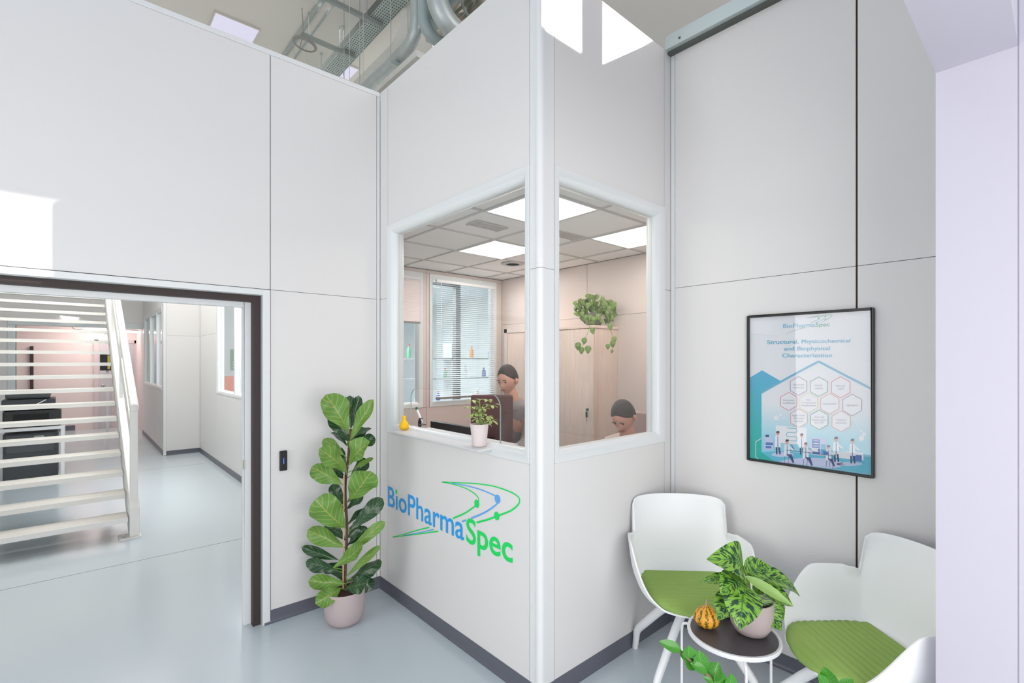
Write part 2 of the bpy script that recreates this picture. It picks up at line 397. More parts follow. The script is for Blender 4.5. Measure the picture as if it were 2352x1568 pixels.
# skirtings
def skirt(name, p, q, nrm, h=0.078):
    p = V(p); q = V(q); n = V(nrm); m = MB(); pr = [(0.004, h), (0.0, h), (0.0, 0)]
    prof = [(0.0, 0.0), (0.014, 0.0), (0.014, 0.003)]
    for k in range(7):
        t = k / 6 * PI / 2; prof.append((0.014 - 0.010 * math.sin(t), 0.003 + 0.024 * (1 - math.cos(t))))
    prof += [(0.004, h - 0.002), (0.0, h)]
    m.prism([p + n * a + V((0, 0, b)) for a, b in prof], q - p); return struct(name, m, BASE, smooth=50)
skirt('baseboard_back', (0.856, YA, 0), (XB, YA, 0), (0, -1, 0))
skirt('baseboard_reception_front', (XB, YC - 0.01, 0), (XB, YA, 0), (-1, 0, 0))
skirt('baseboard_reception_side', (XB - 0.01, YC, 0), (XD, YC, 0), (0, -1, 0))
skirt('baseboard_right', (XD, -0.6, 0), (XD, YC, 0), (-1, 0, 0))

# interior windows: frame with convex section, pane, inner frame
def window_frame(axis, face, sgn, a0, a1, z0, z1, w=0.058, d=0.038, pr=0.006):
    mb = MB(); sec = []
    for k in range(9):
        t = k / 8 * PI / 2
        sec.append((w * math.sin(t), pr + (d + pr) * 0 - (d + pr) * (1 - math.cos(t)) if False else pr - (d + pr) * (1 - math.cos(t))))
    sec = [(0.0, -0.01), (0.0, pr * 0.5)] + sec[0:] + [(w, -0.0525)]
    b = len(mb.v)
    for (i, h) in sec:
        for a, z in ((a0 + i, z0 + i), (a1 - i, z0 + i), (a1 - i, z1 - i), (a0 + i, z1 - i)):
            c = face + sgn * h
            mb.v.append(V((a, c, z)) if axis == 'y' else V((c, a, z)))
    for r in range(len(sec) - 1):
        for k in range(4):
            k2 = (k + 1) % 4; mb.face((b + r * 4 + k, b + r * 4 + k2, b + (r + 1) * 4 + k2, b + (r + 1) * 4 + k))
    return mb
def add_window(name, axis, face, sgn, a0, a1, z0, z1, th=T, mull=(), notch=None):
    t = bpy.data.objects.new(name, None); COL.objects.link(t); t['kind'] = 'structure'
    t.location = ((a0 + a1) / 2, face, z0) if axis == 'y' else (face, (a0 + a1) / 2, z0)
    part('window_frame', window_frame(axis, face, sgn, a0 + 0.001, a1 - 0.001, z0 + 0.001, z1 - 0.001), FRAME, t, smooth=35)
    part('window_frame', window_frame(axis, face - sgn * (th + 0.0), -sgn, a0 + 0.001, a1 - 0.001, z0 + 0.001, z1 - 0.001), FRAME, t, smooth=35)
    w = 0.05; c = face - sgn * 0.042
    pts = [(a0 + w, z0 + w), (a1 - w, z0 + w), (a1 - w, z1 - w), (a0 + w, z1 - w)]
    if notch: pts = [pts[0]] + notch + pts[1:]
    mb = MB(); mk = (lambda a, z, cc: V((a, cc, z))) if axis == 'y' else (lambda a, z, cc: V((cc, a, z)))
    th_ = 0.008; n = len(pts)
    for cc in (c, c - sgn * th_):
        for a, z in pts: mb.v.append(mk(a, z, cc))
    mb.face(range(n), 0); mb.face(list(range(n, 2 * n))[::-1], 0)
    for i in range(n):
        j = (i + 1) % n; mb.face((i, n + i, n + j, j), 1)
    o = part('pane', mb, [GLASS, EDGE], t)
    for a in mull:
        q = MB()
        lo, hi = sorted((face - sgn * 0.008, face - sgn * (th - 0.008)))
        if axis == 'y': q.box(a - 0.03, a + 0.03, lo, hi, z0 + 0.05, z1 - 0.05)
        else: q.box(lo, hi, a - 0.03, a + 0.03, z0 + 0.05, z1 - 0.05)
        part('mullion', q, FRAME, t, bevel=0.008)
    return t
SH0, SH1, SHZ = 1.958, 2.873, 1.15
arch = [(SH0, WZ0 + 0.05)] + [(SH0 + 0.07 - 0.07 * math.cos(k / 8 * PI / 2), 1.352 + 0.07 * math.sin(k / 8 * PI / 2)) for k in range(9)]
arch += [(SH1 - 0.07 + 0.07 * math.sin(k / 8 * PI / 2), 1.352 + 0.07 * math.cos(k / 8 * PI / 2)) for k in range(9)] + [(SH1, WZ0 + 0.05)]
add_window('window_1', 'x', XB, -1, WB0, WB1, WZ0, WZ1, T + 0.006, notch=arch)
add_window('window_2', 'y', YC, -1, WC0, WC1, WZ0, WZ1, T + 0.006)

# doorway in wall A: aluminium frame with gasket and inner leaf edge
t = bpy.data.objects.new('door_1', None); COL.objects.link(t); t['kind'] = 'structure'; t.location = (0, YA, 0)
DL = -2.1
def ring(x_in, x_out, z_in, z_out, y0, y1):
    q = MB(); q.box(x_in, x_out, y0, y1, 0, z_out); q.box(DL - (x_out - 0.8), DL - (x_in - 0.8), y0, y1, 0, z_out); q.box(DL - (x_in - 0.8), x_in, y0, y1, z_in, z_out); return q
part('door_frame', ring(0.848, 0.889, 2.0, 2.032, YA - 0.006, YA + 0.03), FRAME, t, bevel=0.002)
q = ring(0.842, 0.85, 1.995, 2.003, YA + 0.0, YA + T); part('door_frame_step', q, mat('mid_grey_aluminium', s2l(168, 172, 172), 0.4), t)
part('door_gasket', ring(0.80, 0.849, 1.957, 2.002, YA + 0.022, YA + 0.07), GASKET, t, label='dark brown rubber gasket')
q = MB(); YI = YA + 0.072
q.box(0.762, 0.86, YI, YI + 0.05, 0, 1.99); q.box(DL, 0.762, YI, YI + 0.05, 1.925, 1.99)
part('door_inner_frame', q, FRAME, t, bevel=0.003)
q = MB(); q.box(0.7605, 0.766, YI - 0.004, YI + 0.02, 0.945, 1.0); part('strike_plate', q, mat('brass_plate', s2l(190, 180, 160), 0.3, metal=0.8), t)

# entrance facade behind/around the camera: doorway soffit + jamb, clerestory the sun comes through
m = MB(); FY0, FY1 = 0.09, 0.277; JX = 2.1; SOF = 2.54
m.box(JX, 2.70, FY0, FY1, 0, 3.6); m.box(2.70, 12, FY0, FY1, 0, 3.6)
m.box(-1.6, JX, FY0, FY1, SOF, 3.6)
m.box(-4, -1.6, FY0, FY1, 0, 5.47)
CY0, CY1, SIL, HED = 0.20, 0.23, 4.153, 4.535                # thin unseen clerestory above the lintel, openings shaped to the sun patches
m.box(-1.6, 12, CY0, CY1, 3.6, SIL); m.box(-1.6, 1.9, CY0, CY1, SIL, 5.47); m.box(1.9, 12, CY0, CY1, HED, 5.47)
m.box(3.412, 3.561, CY0, CY1, SIL, HED)
m.prism([(3.561, CY0, SIL), (3.58, CY0, SIL + 0.005), (4.08, CY0, HED), (6.0, CY0, HED), (6.0, CY0, SIL)], (0, CY1 - CY0, 0)); m.box(6.0, 12, CY0, CY1, SIL, HED)  # added slanted infill, shaped to cut the diagonal edge of the sun patch
struct('wall_entrance', m, LAV)
m = MB(); m.box(JX - 0.0, JX + 0.02, 0.05, FY0, 0, SOF + 0.5); struct('trim_4', m, LAV, bevel=0.004)
m = MB(); m.box(3.0, 14, -6.5, -6.0, 0, 7.9); struct('wall_sun_blocker', m, mat('pale_render', s2l(215, 212, 205), 0.9))  # unseen block added to keep the sun out of the doorway
m = MB(); m.box(-3.7, -3.5, FY1, YA + 0.1, 0, 5.47); struct('wall_left', m, PANEL)
# hall ceiling and skylights
m = MB(); m.box(-3.7, 12, FY0, 17, 5.47, 5.6); struct('ceiling', m, CEIL)
SKY = mat('skylight_panel', s2l(120, 118, 130), 0.4, emit=s2l(222, 220, 240), es=0.85)
def skylight(px, label):
    q = MB(); ps = [onz(a, b, 5.462) for a, b in px]; x0, x1 = min(p.x for p in ps), max(p.x for p in ps); y0, y1 = min(p.y for p in ps), max(p.y for p in ps)
    t = thing('skylight', label, 'skylight', ((x0 + x1) / 2, (y0 + y1) / 2, 5.44))
    q.box(x0, x1, y0, y1, 5.452, 5.468); part('skylight_pane', q, SKY, t)
    q = MB()
    for a in ((x0 - 0.012, x0, y0 - 0.012, y1 + 0.012), (x1, x1 + 0.012, y0 - 0.012, y1 + 0.012), (x0, x1, y0 - 0.012, y0), (x0, x1, y1, y1 + 0.012)): q.box(*a, 5.446, 5.47)
    part('skylight_frame', q, CEIL, t)
skylight([(482, 60), (497, 27), (595, 68), (575, 97)], 'bright rectangular skylight in the beige ceiling, above the upper left wall')
skylight([(775, 172), (800, 148), (822, 160)], 'small skylight glimpsed between the perforated tray and the foil duct')

# ------------------------------------------------------------------ corridor beyond the doorway
XC = 1.64
m = MB()
core(m, 'x', XC, -1, [(YA + T, 6.2, 0, WT), (6.2, 8.76, 0, 1.10), (6.2, 8.76, 2.56, WT), (8.76, 10.15, 0, WT)], 1, 0.006, T)
panels(m, 'x', XC, -1, [(YA + T, 6.2, 0, SM), (YA + T, 6.2, SM, WT), (6.2, 8.76, 0, 1.10), (6.2, 8.76, 2.56, WT), (8.76, 10.1, 0, SM), (8.76, 10.1, SM, WT)])
struct('wall_corridor_right', m, [PANEL, GREYSEAM])
add_window('window_3', 'x', XC, -1, 6.2, 8.76, 1.10, 2.56, T, mull=(6.8, 7.65))
m = MB()
core(m, 'y', 10.1, -1, [(1.14, XC + 0.1, 0, WT)], 1); panels(m, 'y', 10.1, -1, [(1.15, XC, 0, SM), (1.15, XC, SM, WT)])
struct('wall_corridor_end', m, [PANEL, GREYSEAM])
m = MB()
core(m, 'x', 1.12, -1, [(10.11, 10.35, 0, WT), (10.35, 13.35, 0, 1.1), (10.35, 13.35, 2.55, WT), (13.35, 13.6, 0, WT)], 1)
panels(m, 'x', 1.12, -1, [(10.13, 10.35, 0, WT), (10.35, 13.35, 0, 1.1), (10.35, 13.35, 2.55, WT), (13.35, 13.6, 0, WT)])
m.box(1.112, 1.15, 10.092, 10.13, 0, WT, 2)
struct('wall_corridor_recess', m, [PANEL, GREYSEAM, FRAME])
add_window('window_4', 'x', 1.12, -1, 10.35, 13.35, 1.1, 2.55, T, mull=(11.25, 12.3))
skirt('baseboard_corridor_right', (XC, YA + T + 0.02, 0), (XC, 10.1, 0), (-1, 0, 0)); skirt('baseboard_corridor_end', (1.12, 10.1, 0), (XC, 10.1, 0), (0, -1, 0)); skirt('baseboard_corridor_recess', (1.12, 10.1, 0), (1.12, 13.6, 0), (-1, 0, 0))
m = MB(); m.box(-0.87, 1.2, 13.6, 13.75, 2.31, 5.47); m.box(-3.7, -0.87, 13.6, 13.75, 0, 5.47); struct('wall_corridor_far', m, PANEL)
m = MB(); m.box(-0.98, -0.87, 13.58, 13.77, 0, 2.31); m.box(-0.98, 1.12, 13.57, 13.6, 2.31, 2.42); struct('trim_5', m, mat('pale_teal_frame', s2l(216, 224, 225), 0.4), bevel=0.005)
m = MB(); m.box(-3.7, 5, 15.2, 15.3, 0, 3); m.box(1.12, 1.22, 13.6, 15.2, 0, 3); struct('wall_pink_room', m, PINK)
m = MB(); m.box(-3.7, 5, 13.75, 15.3, 2.72, 2.8); struct('ceiling_pink_room', m, PINK)
m = MB(); m.box(-3.7, -3.5, YA + T, 13.6, 0, 5.47); struct('wall_corridor_left', m, PANEL)
skirt('baseboard_pink_room', (-2.5, 15.2, 0), (0.0, 15.2, 0), (0, -1, 0), 0.12)
def door(name, x0, x1, z1, y, label):
    t = thing(name, label, 'door', ((x0 + x1) / 2, y, 0)); t['kind'] = 'structure'
    q = MB(); q.box(x0, x1, y - 0.05, y - 0.004, 0, z1); part('door_leaf', q, mat('grey_door', s2l(190, 186, 190), 0.4), t, bevel=0.004)
    q = MB(); q.box(x0 - 0.09, x0, y - 0.06, y - 0.002, 0, z1 + 0.08); q.box(x1, x1 + 0.04, y - 0.06, y - 0.002, 0, z1 + 0.08); q.box(x0 - 0.09, x1 + 0.04, y - 0.06, y - 0.002, z1, z1 + 0.08); part('door_frame', q, mat('pinkish_grey_frame', s2l(205, 192, 192), 0.5), t, bevel=0.004)
    q = MB(); q.tube([(x0 + 0.07, y - 0.05, 1.02), (x0 + 0.07, y - 0.09, 1.02), (x0 + 0.18, y - 0.09, 1.02)], 0.011, 8); q.ball((x0 + 0.07, y - 0.055, 1.02), 0.03, 0.012, 0.03); part('door_handle', q, STEEL, t, smooth=50)
door('door_2', 0.42, 0.66, 2.03, 15.2, 'grey door behind the staircase rail at the far end')
door('door_3', 0.78, 1.08, 2.03, 15.2, 'grey door at the far end of the corridor')
m = MB(); m.box(-0.745, -0.69, 15.12, 15.196, 0, 1.93)
solo('door_edge', m, GASKET, 'dark brown upright door edge on the pink wall behind the stairs', 'door edge', (-0.72, 15.16, 0))
t = thing('tube_lamp', 'lit fluorescent tube under the pink ceiling at the corridor end', 'lamp', (0.6, 14.2, 2.35))
q = MB(); q.tube([(0.16, 14.2, 2.27), (1.1, 14.2, 2.27)], 0.022, 12); part('tube', q, mat('lit_tube', (1, 1, 1), 0.5, emit=(1, 0.95, 0.92), es=6), t, smooth=50)
q = MB(); q.box(0.12, 1.11, 14.17, 14.23, 2.295, 2.32); q.tube([(0.3, 14.2, 2.32), (0.3, 14.2, 2.72)], 0.006, 6); q.tube([(0.95, 14.2, 2.32), (0.95, 14.2, 2.72)], 0.006, 6); part('housing', q, WHITEM, t)
q = MB(); q.tube(smoothpts([(0.12, 14.2, 2.3), (0.02, 14.2, 2.29), (-0.06, 14.2, 2.36), (-0.08, 14.2, 2.72)]), 0.006, 6); part('cable', q, BLACK, t)
lamp('tube_lamp_light', 'AREA', (0.2, 14.3, 2.55), 28, (1.0, 0.88, 0.85), (0.0, 14.5, 0), 1.6, 0.8)
pb = onZ(247, 832, 8.6)
t = thing('wall_box', 'black box with a yellow strip seen behind the stair rail', 'box', (pb.x, pb.y, pb.z - 0.14))
q = MB(); q.box(pb.x - 0.10, pb.x + 0.08, pb.y, pb.y + 0.1, pb.z - 0.14, pb.z + 0.14); part('case', q, BLACK, t, bevel=0.006)
q = MB(); q.box(pb.x + 0.0, pb.x + 0.03, pb.y - 0.006, pb.y, pb.z - 0.12, pb.z + 0.12); part('strip', q, mat('yellow_strip', s2l(200, 180, 70), 0.5), t)
q = MB(); q.box(pb.x - 0.02, pb.x + 0.02, pb.y + 0.03, pb.y + 0.07, 0, pb.z - 0.14); q.box(pb.x - 0.12, pb.x + 0.12, pb.y - 0.05, pb.y + 0.15, 0, 0.015); part('stand', q, mat('light_grey_stand', s2l(205, 200, 200), 0.5), t)

# staircase
t = thing('staircase', 'white steel staircase with open treads rising beyond the doorway', 'staircase', (-0.28, 5.62, 0))
N, RISE, RUN, SX0, SX1 = 20, 0.155, 0.312, -0.93, 0.355
WST = mat('white_painted_steel', s2l(232, 232, 228), 0.4, bump=0.1, scale=30); TRD = mat('worn_grey_tread', s2l(205, 202, 196), 0.6, bump=0.2, scale=40, var=0.08)
for k in range(N):
    y = 5.62 + RUN * k; z = 0.185 + RISE * k
    q = MB(); q.box(SX0, SX1, y, y + 0.25, z - 0.006, z, 0); q.box(SX0, SX1, y - 0.004, y + 0.004, z - 0.042, z + 0.001, 1); q.box(SX0, SX1, y + 0.246, y + 0.25, z - 0.03, z - 0.006, 1)
    o = part('tread', q, [TRD, WST], t)
    for xx in (SX0 + 0.012, SX1 - 0.016):
        q = MB(); q.box(xx - 0.014, xx + 0.018, y + 0.02, y + 0.22, z - 0.036, z - 0.006)
        q.tube([(xx, y + 0.03, z - 0.05), (xx, y + 0.03, z - 0.03)], 0.009, 6)
        part('bracket', q, WST, o)
sl = V((0, RUN, RISE)).normalized()
for x0, x1 in ((0.367, 0.440), (-1.015, -0.942)):
    q = MB(); y0 = 5.60; yE = 5.62 + RUN * N
    zz = lambda y: 0.02 + (y - 5.62) * RISE / RUN
    pts = [(x0, y0, 0.012), (x0, y0 + 0.17, 0.012), (x0, yE, zz(yE) - 0.02), (x0, yE, zz(yE) + 0.30), (x0, y0 + 0.10, zz(y0) + 0.37), (x0, y0, zz(y0) + 0.26)]
    q.prism(pts, (x1 - x0, 0, 0)); part('stringer', q, WST, t, bevel=0.004)
q = MB(); q.box(0.29, 0.45, 5.575, 5.73, 0, 0.012); part('base_plate', q, WST, t); q = MB(); q.tube([(0.325, 5.62, 0.012), (0.325, 5.62, 0.035)], 0.012, 6); part('bolt', q, STEEL, t)
q = MB(); q.box(0.375, 0.432, 5.66, 5.735, 0.24, 1.15); part('newel_post', q, WST, t, bevel=0.006)
q = MB(); q.box(0.365, 0.443, 5.64, 5.75, 0.235, 0.25); part('post_foot', q, WST, t, bevel=0.003)
def up(y): return (y - 5.62) * RISE / RUN
q = MB(); q.prism([(0.372, 5.64, 1.12 + up(5.64)), (0.372, 11.8, 1.12 + up(11.8)), (0.372, 11.8, 1.19 + up(11.8)), (0.372, 5.64, 1.19 + up(5.64))], (0.066, 0, 0)); part('handrail', q, WST, t, bevel=0.02)
q = MB(); q.prism([(0.398, 5.73, 0.62 + up(5.73)), (0.398, 11.8, 0.62 + up(11.8)), (0.398, 11.8, 0.80 + up(11.8)), (0.398, 5.73, 0.80 + up(5.73))], (0.012, 0, 0)); part('rail_panel', q, WST, t)
for y in (7.3, 9.0, 10.7):
    q = MB(); q.box(0.385, 0.422, y, y + 0.05, 0.3 + up(y), 1.15 + up(y)); part('baluster', q, WST, t)

# copier on its white table under the stairs
t = thing('printer_table', 'white metal table carrying the black printer under the stairs', 'table', (-0.42, 9.5, 0))
q = MB(); q.box(-0.95, -0.11, 9.25, 9.95, 0.66, 0.70); part('table_top', q, WHITEM, t, bevel=0.003)
for x, y in ((-0.15, 9.25), (-0.15, 9.91), (-0.95, 9.25), (-0.95, 9.91)):
    q = MB(); q.box(x, x + 0.04, y, y + 0.04, 0, 0.66); part('leg', q, WHITEM, t)
t = thing('drawer_unit', 'dark grey cabinet standing under the white printer table', 'cabinet', (-0.45, 9.6, 0))
q = MB(); q.box(-0.72, -0.18, 9.36, 9.88, 0.0, 0.62); part('body', q, DKG, t, bevel=0.008)
q = MB(); q.box(-0.69, -0.21, 9.352, 9.362, 0.36, 0.6); part('drawer_front', q, mat('charcoal_drawer', s2l(80, 82, 86), 0.4), t, bevel=0.004)
q = MB(); q.box(-0.42, -0.32, 9.34, 9.355, 0.52, 0.58); part('drawer_handle', q, mat('pale_grey_handle', s2l(170, 172, 165), 0.5), t)
t = thing('printer', 'black office printer with scanner lid on the white table', 'printer', (-0.45, 9.6, 0.70))
q = MB(); q.box(-0.72, -0.15, 9.32, 9.86, 0.702, 0.93); part('body', q, BLACK, t, bevel=0.015)
q = MB(); q.box(-0.62, -0.27, 9.30, 9.33, 0.80, 0.88); part('paper_slot', q, mat('matt_black', s2l(14, 14, 15), 0.7), t)
q = MB(); q.box(-0.73, -0.21, 9.33, 9.86, 0.935, 1.08); part('scanner', q, DKG, t, bevel=0.012)
q = MB(); q.box(-0.70, -0.26, 9.36, 9.84, 1.083, 1.19); part('lid', q, mat('grey_scanner_lid', s2l(84, 88, 90), 0.4), t, bevel=0.03)
q = MB(); q.obox((-0.12, 9.45, 0.99), (0.09, 0, 0.0), (0, 0.1, 0), (-0.002, 0, 0.008)); part('output_tray', q, BLACK, t, bevel=0.003)
q = MB(); q.bar((-0.47, 9.31, 0.965), (-0.30, 9.31, 1.07), 0.012, 0.035, (0, -1, 0)); part('document_strip', q, WHITEM, t)

# ------------------------------------------------------------------ reception office interior
XO, YO, ZC = 3.84, 4.5, 2.57
OW = mat('warm_office_wall', s2l(216, 203, 196), 0.5, bump=0.02, scale=200)
m = MB(); core(m, 'x', XO, -1, [(YC, YO + 0.1, 0, ZC + 0.3)], 1)
panels(m, 'x', XO, -1, [(YC + T, 1.98, 0, SM), (YC + T, 1.98, SM, ZC), (1.98, 3.18, 0, SM), (1.98, 3.18, SM, ZC), (3.18, YO, 0, SM), (3.18, YO, SM, ZC)])
struct('wall_office_right', m, [OW, mat('taupe_joint', s2l(150, 132, 124), 0.8)])
m = MB(); OA = [1.96, 2.745]; OB = [2.825, 3.755]
rc = [(XB + T, 2.785, 0, WZ0), (XB + T, 2.785, WZ1, ZC), (2.785, XO, 0, WZ0), (2.785, XO, WZ1, ZC), (XB + T, OA[0], WZ0, WZ1), (OA[1], 2.785, WZ0, WZ1), (2.785, OB[0], WZ0, WZ1), (OB[1], XO, WZ0, WZ1)]
core(m, 'y', YO, -1, rc, 1); panels(m, 'y', YO, -1, rc); m.box(XB + T, XO + 0.1, YO + T, YO + T + 0.02, ZC, 3.5, 0)
struct('wall_office_back', m, [OW, mat('taupe_joint', s2l(150, 132, 124), 0.8)])
add_window('window_5', 'y', YO, -1, OA[0], OA[1], WZ0, WZ1, T); add_window('window_6', 'y', YO, -1, OB[0], OB[1], WZ0, WZ1, T)
def blind(x0, x1, zt, zb, tilt, label, col, pitch=0.022):
    y = YO - 0.045 + 0.01
    t = thing('venetian_blind', label, 'blind', ((x0 + x1) / 2, y, zt)); t['group'] = 'venetian blinds in the office'
    q = MB(); q.box(x0, x1, y - 0.02, y + 0.012, zt - 0.03, zt); part('head_rail', q, WHITEM, t, bevel=0.003)
    q = MB(); z = zt - 0.045; c, s = math.cos(tilt) * 0.0125, math.sin(tilt) * 0.0125
    while z > zb + 0.02:
        q.obox(((x0 + x1) / 2, y - 0.004, z), ((x1 - x0) / 2 - 0.003, 0, 0), (0, c, s), (0, -0.0004 * s / 0.0125, 0.0004)); z -= pitch
    part('slats', q, col, t)
    q = MB(); q.box(x0, x1, y - 0.016, y + 0.010, zb, zb + 0.02); part('bottom_rail', q, mat('grey_rail', s2l(140, 132, 130), 0.4), t, bevel=0.003)
    q = MB()
    for f in (0.5,): q.tube([(x0 + (x1 - x0) * f, y - 0.018, zt - 0.03), (x0 + (x1 - x0) * f, y - 0.018, zb)], 0.0012, 5)
    part('cord', q, WHITEM, t)
    q = MB(); q.tube([(x0 + 0.05, y - 0.03, zt - 0.03), (x0 + 0.05, y - 0.03, max(zb, zt - 0.75))], 0.003, 6); part('wand', q, WHITEM, t)
blind(OA[0] + 0.06, OA[1] - 0.06, 2.475, 1.99, 1.15, 'venetian blind half lowered in the narrower back window', mat('pinkish_slats', s2l(236, 224, 220), 0.5))
blind(OB[0] + 0.06, OB[1] - 0.06, 2.475, 1.19, 0.30, 'fully lowered venetian blind with open slats in the wider back window', mat('white_slats', s2l(235, 238, 240), 0.45))
m = MB(); P0 = 0.53
m.box(XB + T, XO, YC + T, YO, ZC + 0.006, ZC + 0.02, 0)
gx = [XB + T, 1.975, 2.505, 3.035, 3.565, XO]; gy = [YC + T, 1.965, 2.495, 3.025, 3.555, 4.085, YO]
for x in gx[1:-1]: m.box(x - 0.009, x + 0.009, YC + T, YO, ZC - 0.001, ZC + 0.006, 1)
for y in gy[1:-1]: m.box(XB + T, XO, y - 0.009, y + 0.009, ZC - 0.002, ZC + 0.006, 1)
m.box(XB + T + 0.01, XO + 0.1, YC + T + 0.01, YO + 0.1, ZC + 0.02, ZC + 0.06, 0)
struct('ceiling_office', m, [TILE, GRID])
LIT = mat('lit_ceiling_panel', (1, 1, 1), 0.4, emit=(1.0, 0.93, 0.90), es=3.0)
for x0, y0, lb in ((1.975, 1.965, 'lit square ceiling panel cut by the corner post of the reception'), (2.505, 3.025, 'lit square ceiling panel seen only through the counter window'), (3.035, 1.965, 'lit square ceiling panel seen only through the side window')):
    t = thing('ceiling_light', lb, 'ceiling light', (x0 + 0.265, y0 + 0.265, ZC), group='lit panels in the office ceiling')
    q = MB(); q.box(x0 + 0.018, x0 + 0.512, y0 + 0.018, y0 + 0.512, ZC - 0.002, ZC + 0.004); part('diffuser', q, LIT, t)
    q = MB()
    for b in ((0.009, 0.018, 0.009, 0.521), (0.512, 0.521, 0.009, 0.521), (0.018, 0.512, 0.009, 0.018), (0.018, 0.512, 0.512, 0.521)): q.box(x0 + b[0], x0 + b[1], y0 + b[2], y0 + b[3], ZC - 0.004, ZC + 0.005)
    part('frame', q, WHITEM, t)
    lamp('ceiling_light_glow', 'AREA', (x0 + 0.265, y0 + 0.265, ZC - 0.01), 5.2, (1.0, 0.90, 0.86), (x0 + 0.265, y0 + 0.265, 0), 0.48)
lamp('office_other_panels', 'AREA', (3.3, 3.9, ZC - 0.01), 8, (1.0, 0.90, 0.86), (3.3, 3.9, 0), 0.5)
q = MB(); c = onz(1178, 606, ZC)
for r in (0.12, 0.085, 0.05): q.lathe([(r - 0.02, c.z * 0 - 0.006), (r, -0.001), (r - 0.004, 0.0)], (c.x, c.y, ZC), 32)
solo('round_diffuser', q, GRID, 'round air diffuser in the office ceiling', 'vent', (c.x, c.y, ZC), smooth=40)
for px, py, lb in ((1120, 519, 'pale rectangular ceiling vent between the two lit panels of the counter window'), (1300, 541, 'slotted ceiling grille seen through the side window')):
    c = onz(px, py, ZC); q = MB()
    for k in range(7): q.box(c.x - 0.13, c.x + 0.13, c.y - 0.06 + k * 0.018, c.y - 0.052 + k * 0.018, ZC - 0.006, ZC + 0.002)
    q.box(c.x - 0.14, c.x - 0.13, c.y - 0.07, c.y + 0.07, ZC - 0.007, ZC + 0.002); q.box(c.x + 0.13, c.x + 0.14, c.y - 0.07, c.y + 0.07, ZC - 0.007, ZC + 0.002)
    solo('air_grille', q, GRID, lb, 'vent', (c.x, c.y, ZC))
# wooden cabinet with pothos on it
t = thing('cabinet', 'tall pale wooden cabinet with a small lock against the office wall', 'cabinet', (3.66, 3.2, 0))
q = MB(); q.box(3.50, XO - 0.002, 2.81, 3.75, 0.0, 1.90); part('body', q, WOOD, t, bevel=0.002)
q = MB(); q.box(3.48, XO - 0.004, 2.80, 3.76, 1.90, 1.925); part('top', q, WOOD, t, bevel=0.002)
for y0, y1 in ((2.815, 3.28), (3.284, 3.745)):
    q = MB(); q.box(3.481, 3.499, y0, y1, 0.06, 1.893); d = part('door', q, WOOD, t, bevel=0.002)
    if y0 < 3:
        q = MB(); q.tube([(3.481, y0 + 0.06, 1.16), (3.468, y0 + 0.06, 1.16)], 0.012, 12); q.box(3.462, 3.466, y0 + 0.05, y0 + 0.07, 1.09, 1.14); q.box(3.463, 3.465, y0 + 0.058, y0 + 0.062, 1.05, 1.16); part('lock', q, DKG, d, label='small dark lock with a key tag')
# wooden door in the office wall near the corner
t = thing('wooden_door', 'pale wooden door in the office wall behind the standing person', 'door', (XO, 3.95, 0))
q = MB(); q.box(XO - 0.03, XO - 0.002, 3.80, 4.36, 0, 1.93); part('door_leaf', q, WOOD, t, bevel=0.002)
q = MB(); q.box(XO - 0.04, XO - 0.001, 4.36, 4.41, 0, 1.98); q.box(XO - 0.04, XO - 0.001, 3.77, 4.41, 1.93, 1.98); part('door_frame', q, OW, t, bevel=0.002)

# lab beyond
LABW = mat('lab_white_wall', s2l(232, 236, 238), 0.6)
m = MB(); m.box(XC + T, 6.5, 12.6, 12.7, 0, 3); m.box(6.5, 6.6, YO, 12.7, 0, 3); m.box(XO + 0.1, 6.5, YO, YO + 0.1, 0, 3); struct('wall_lab', m, LABW)
m = MB(); m.box(XC + T, 6.6, YO + T, 12.7, 2.95, 3.0); struct('ceiling_lab', m, LABW)
t = thing('lab_bench', 'white laboratory bench behind the venetian blind', 'bench', (4.6, 6.6, 0))
q = MB(); q.box(3.4, 5.8, 6.3, 6.95, 0.86, 0.90); part('bench_top', q, WHITEM, t)
q = MB(); q.box(3.45, 5.75, 6.36, 6.9, 0.05, 0.86); part('cupboards', q, LABW, t)
q = MB(); q.box(3.5, 5.7, 6.65, 6.9, 1.30, 1.33); q.box(3.5, 5.7, 6.65, 6.9, 1.62, 1.65)
for x in (3.5, 4.6, 5.68): q.box(x, x + 0.03, 6.65, 6.9, 0.9, 1.9)
part('shelves', q, mat('grey_shelf', s2l(190, 196, 200), 0.5), t)
cols = [s2l(210, 60, 70), s2l(60, 110, 190), s2l(240, 240, 240), s2l(240, 160, 60), s2l(90, 170, 130), s2l(225, 225, 230)]
rr = random.Random(3)
for k in range(16):
    x = 3.6 + 0.135 * k; z = (0.90, 1.33, 1.65)[k % 3]; c = rr.randrange(6); r = 0.028 + 0.01 * rr.random(); h = 0.14 + 0.06 * rr.random()
    q = MB(); q.lathe([(r, 0), (r, h * 0.7), (r * 0.4, h * 0.82), (r * 0.4, h)], (x, 6.76, z + 0.001), 14)
    t = thing('lab_bottle', None, 'bottle', (x, 6.76, z), group='bottles on the laboratory shelves'); t['label'] = '%s bottle behind the blind, %s from the left on the %s' % (('red', 'blue', 'white', 'orange', 'green', 'pale grey')[c], ('first', 'second', 'third', 'fourth', 'fifth', 'sixth')[k // 3], ('lab bench', 'lower lab shelf', 'upper lab shelf')[k % 3])
    part('bottle_body', q, mat('bottle_%d' % c, cols[c], 0.4), t, smooth=40)
    q = MB(); q.lathe([(r * 0.5, h), (r * 0.5, h + 0.02)], (x, 6.76, z + 0.001), 12); part('cap', q, mat('cap_%d' % ((c + 2) % 6), cols[(c + 2) % 6], 0.4), t)
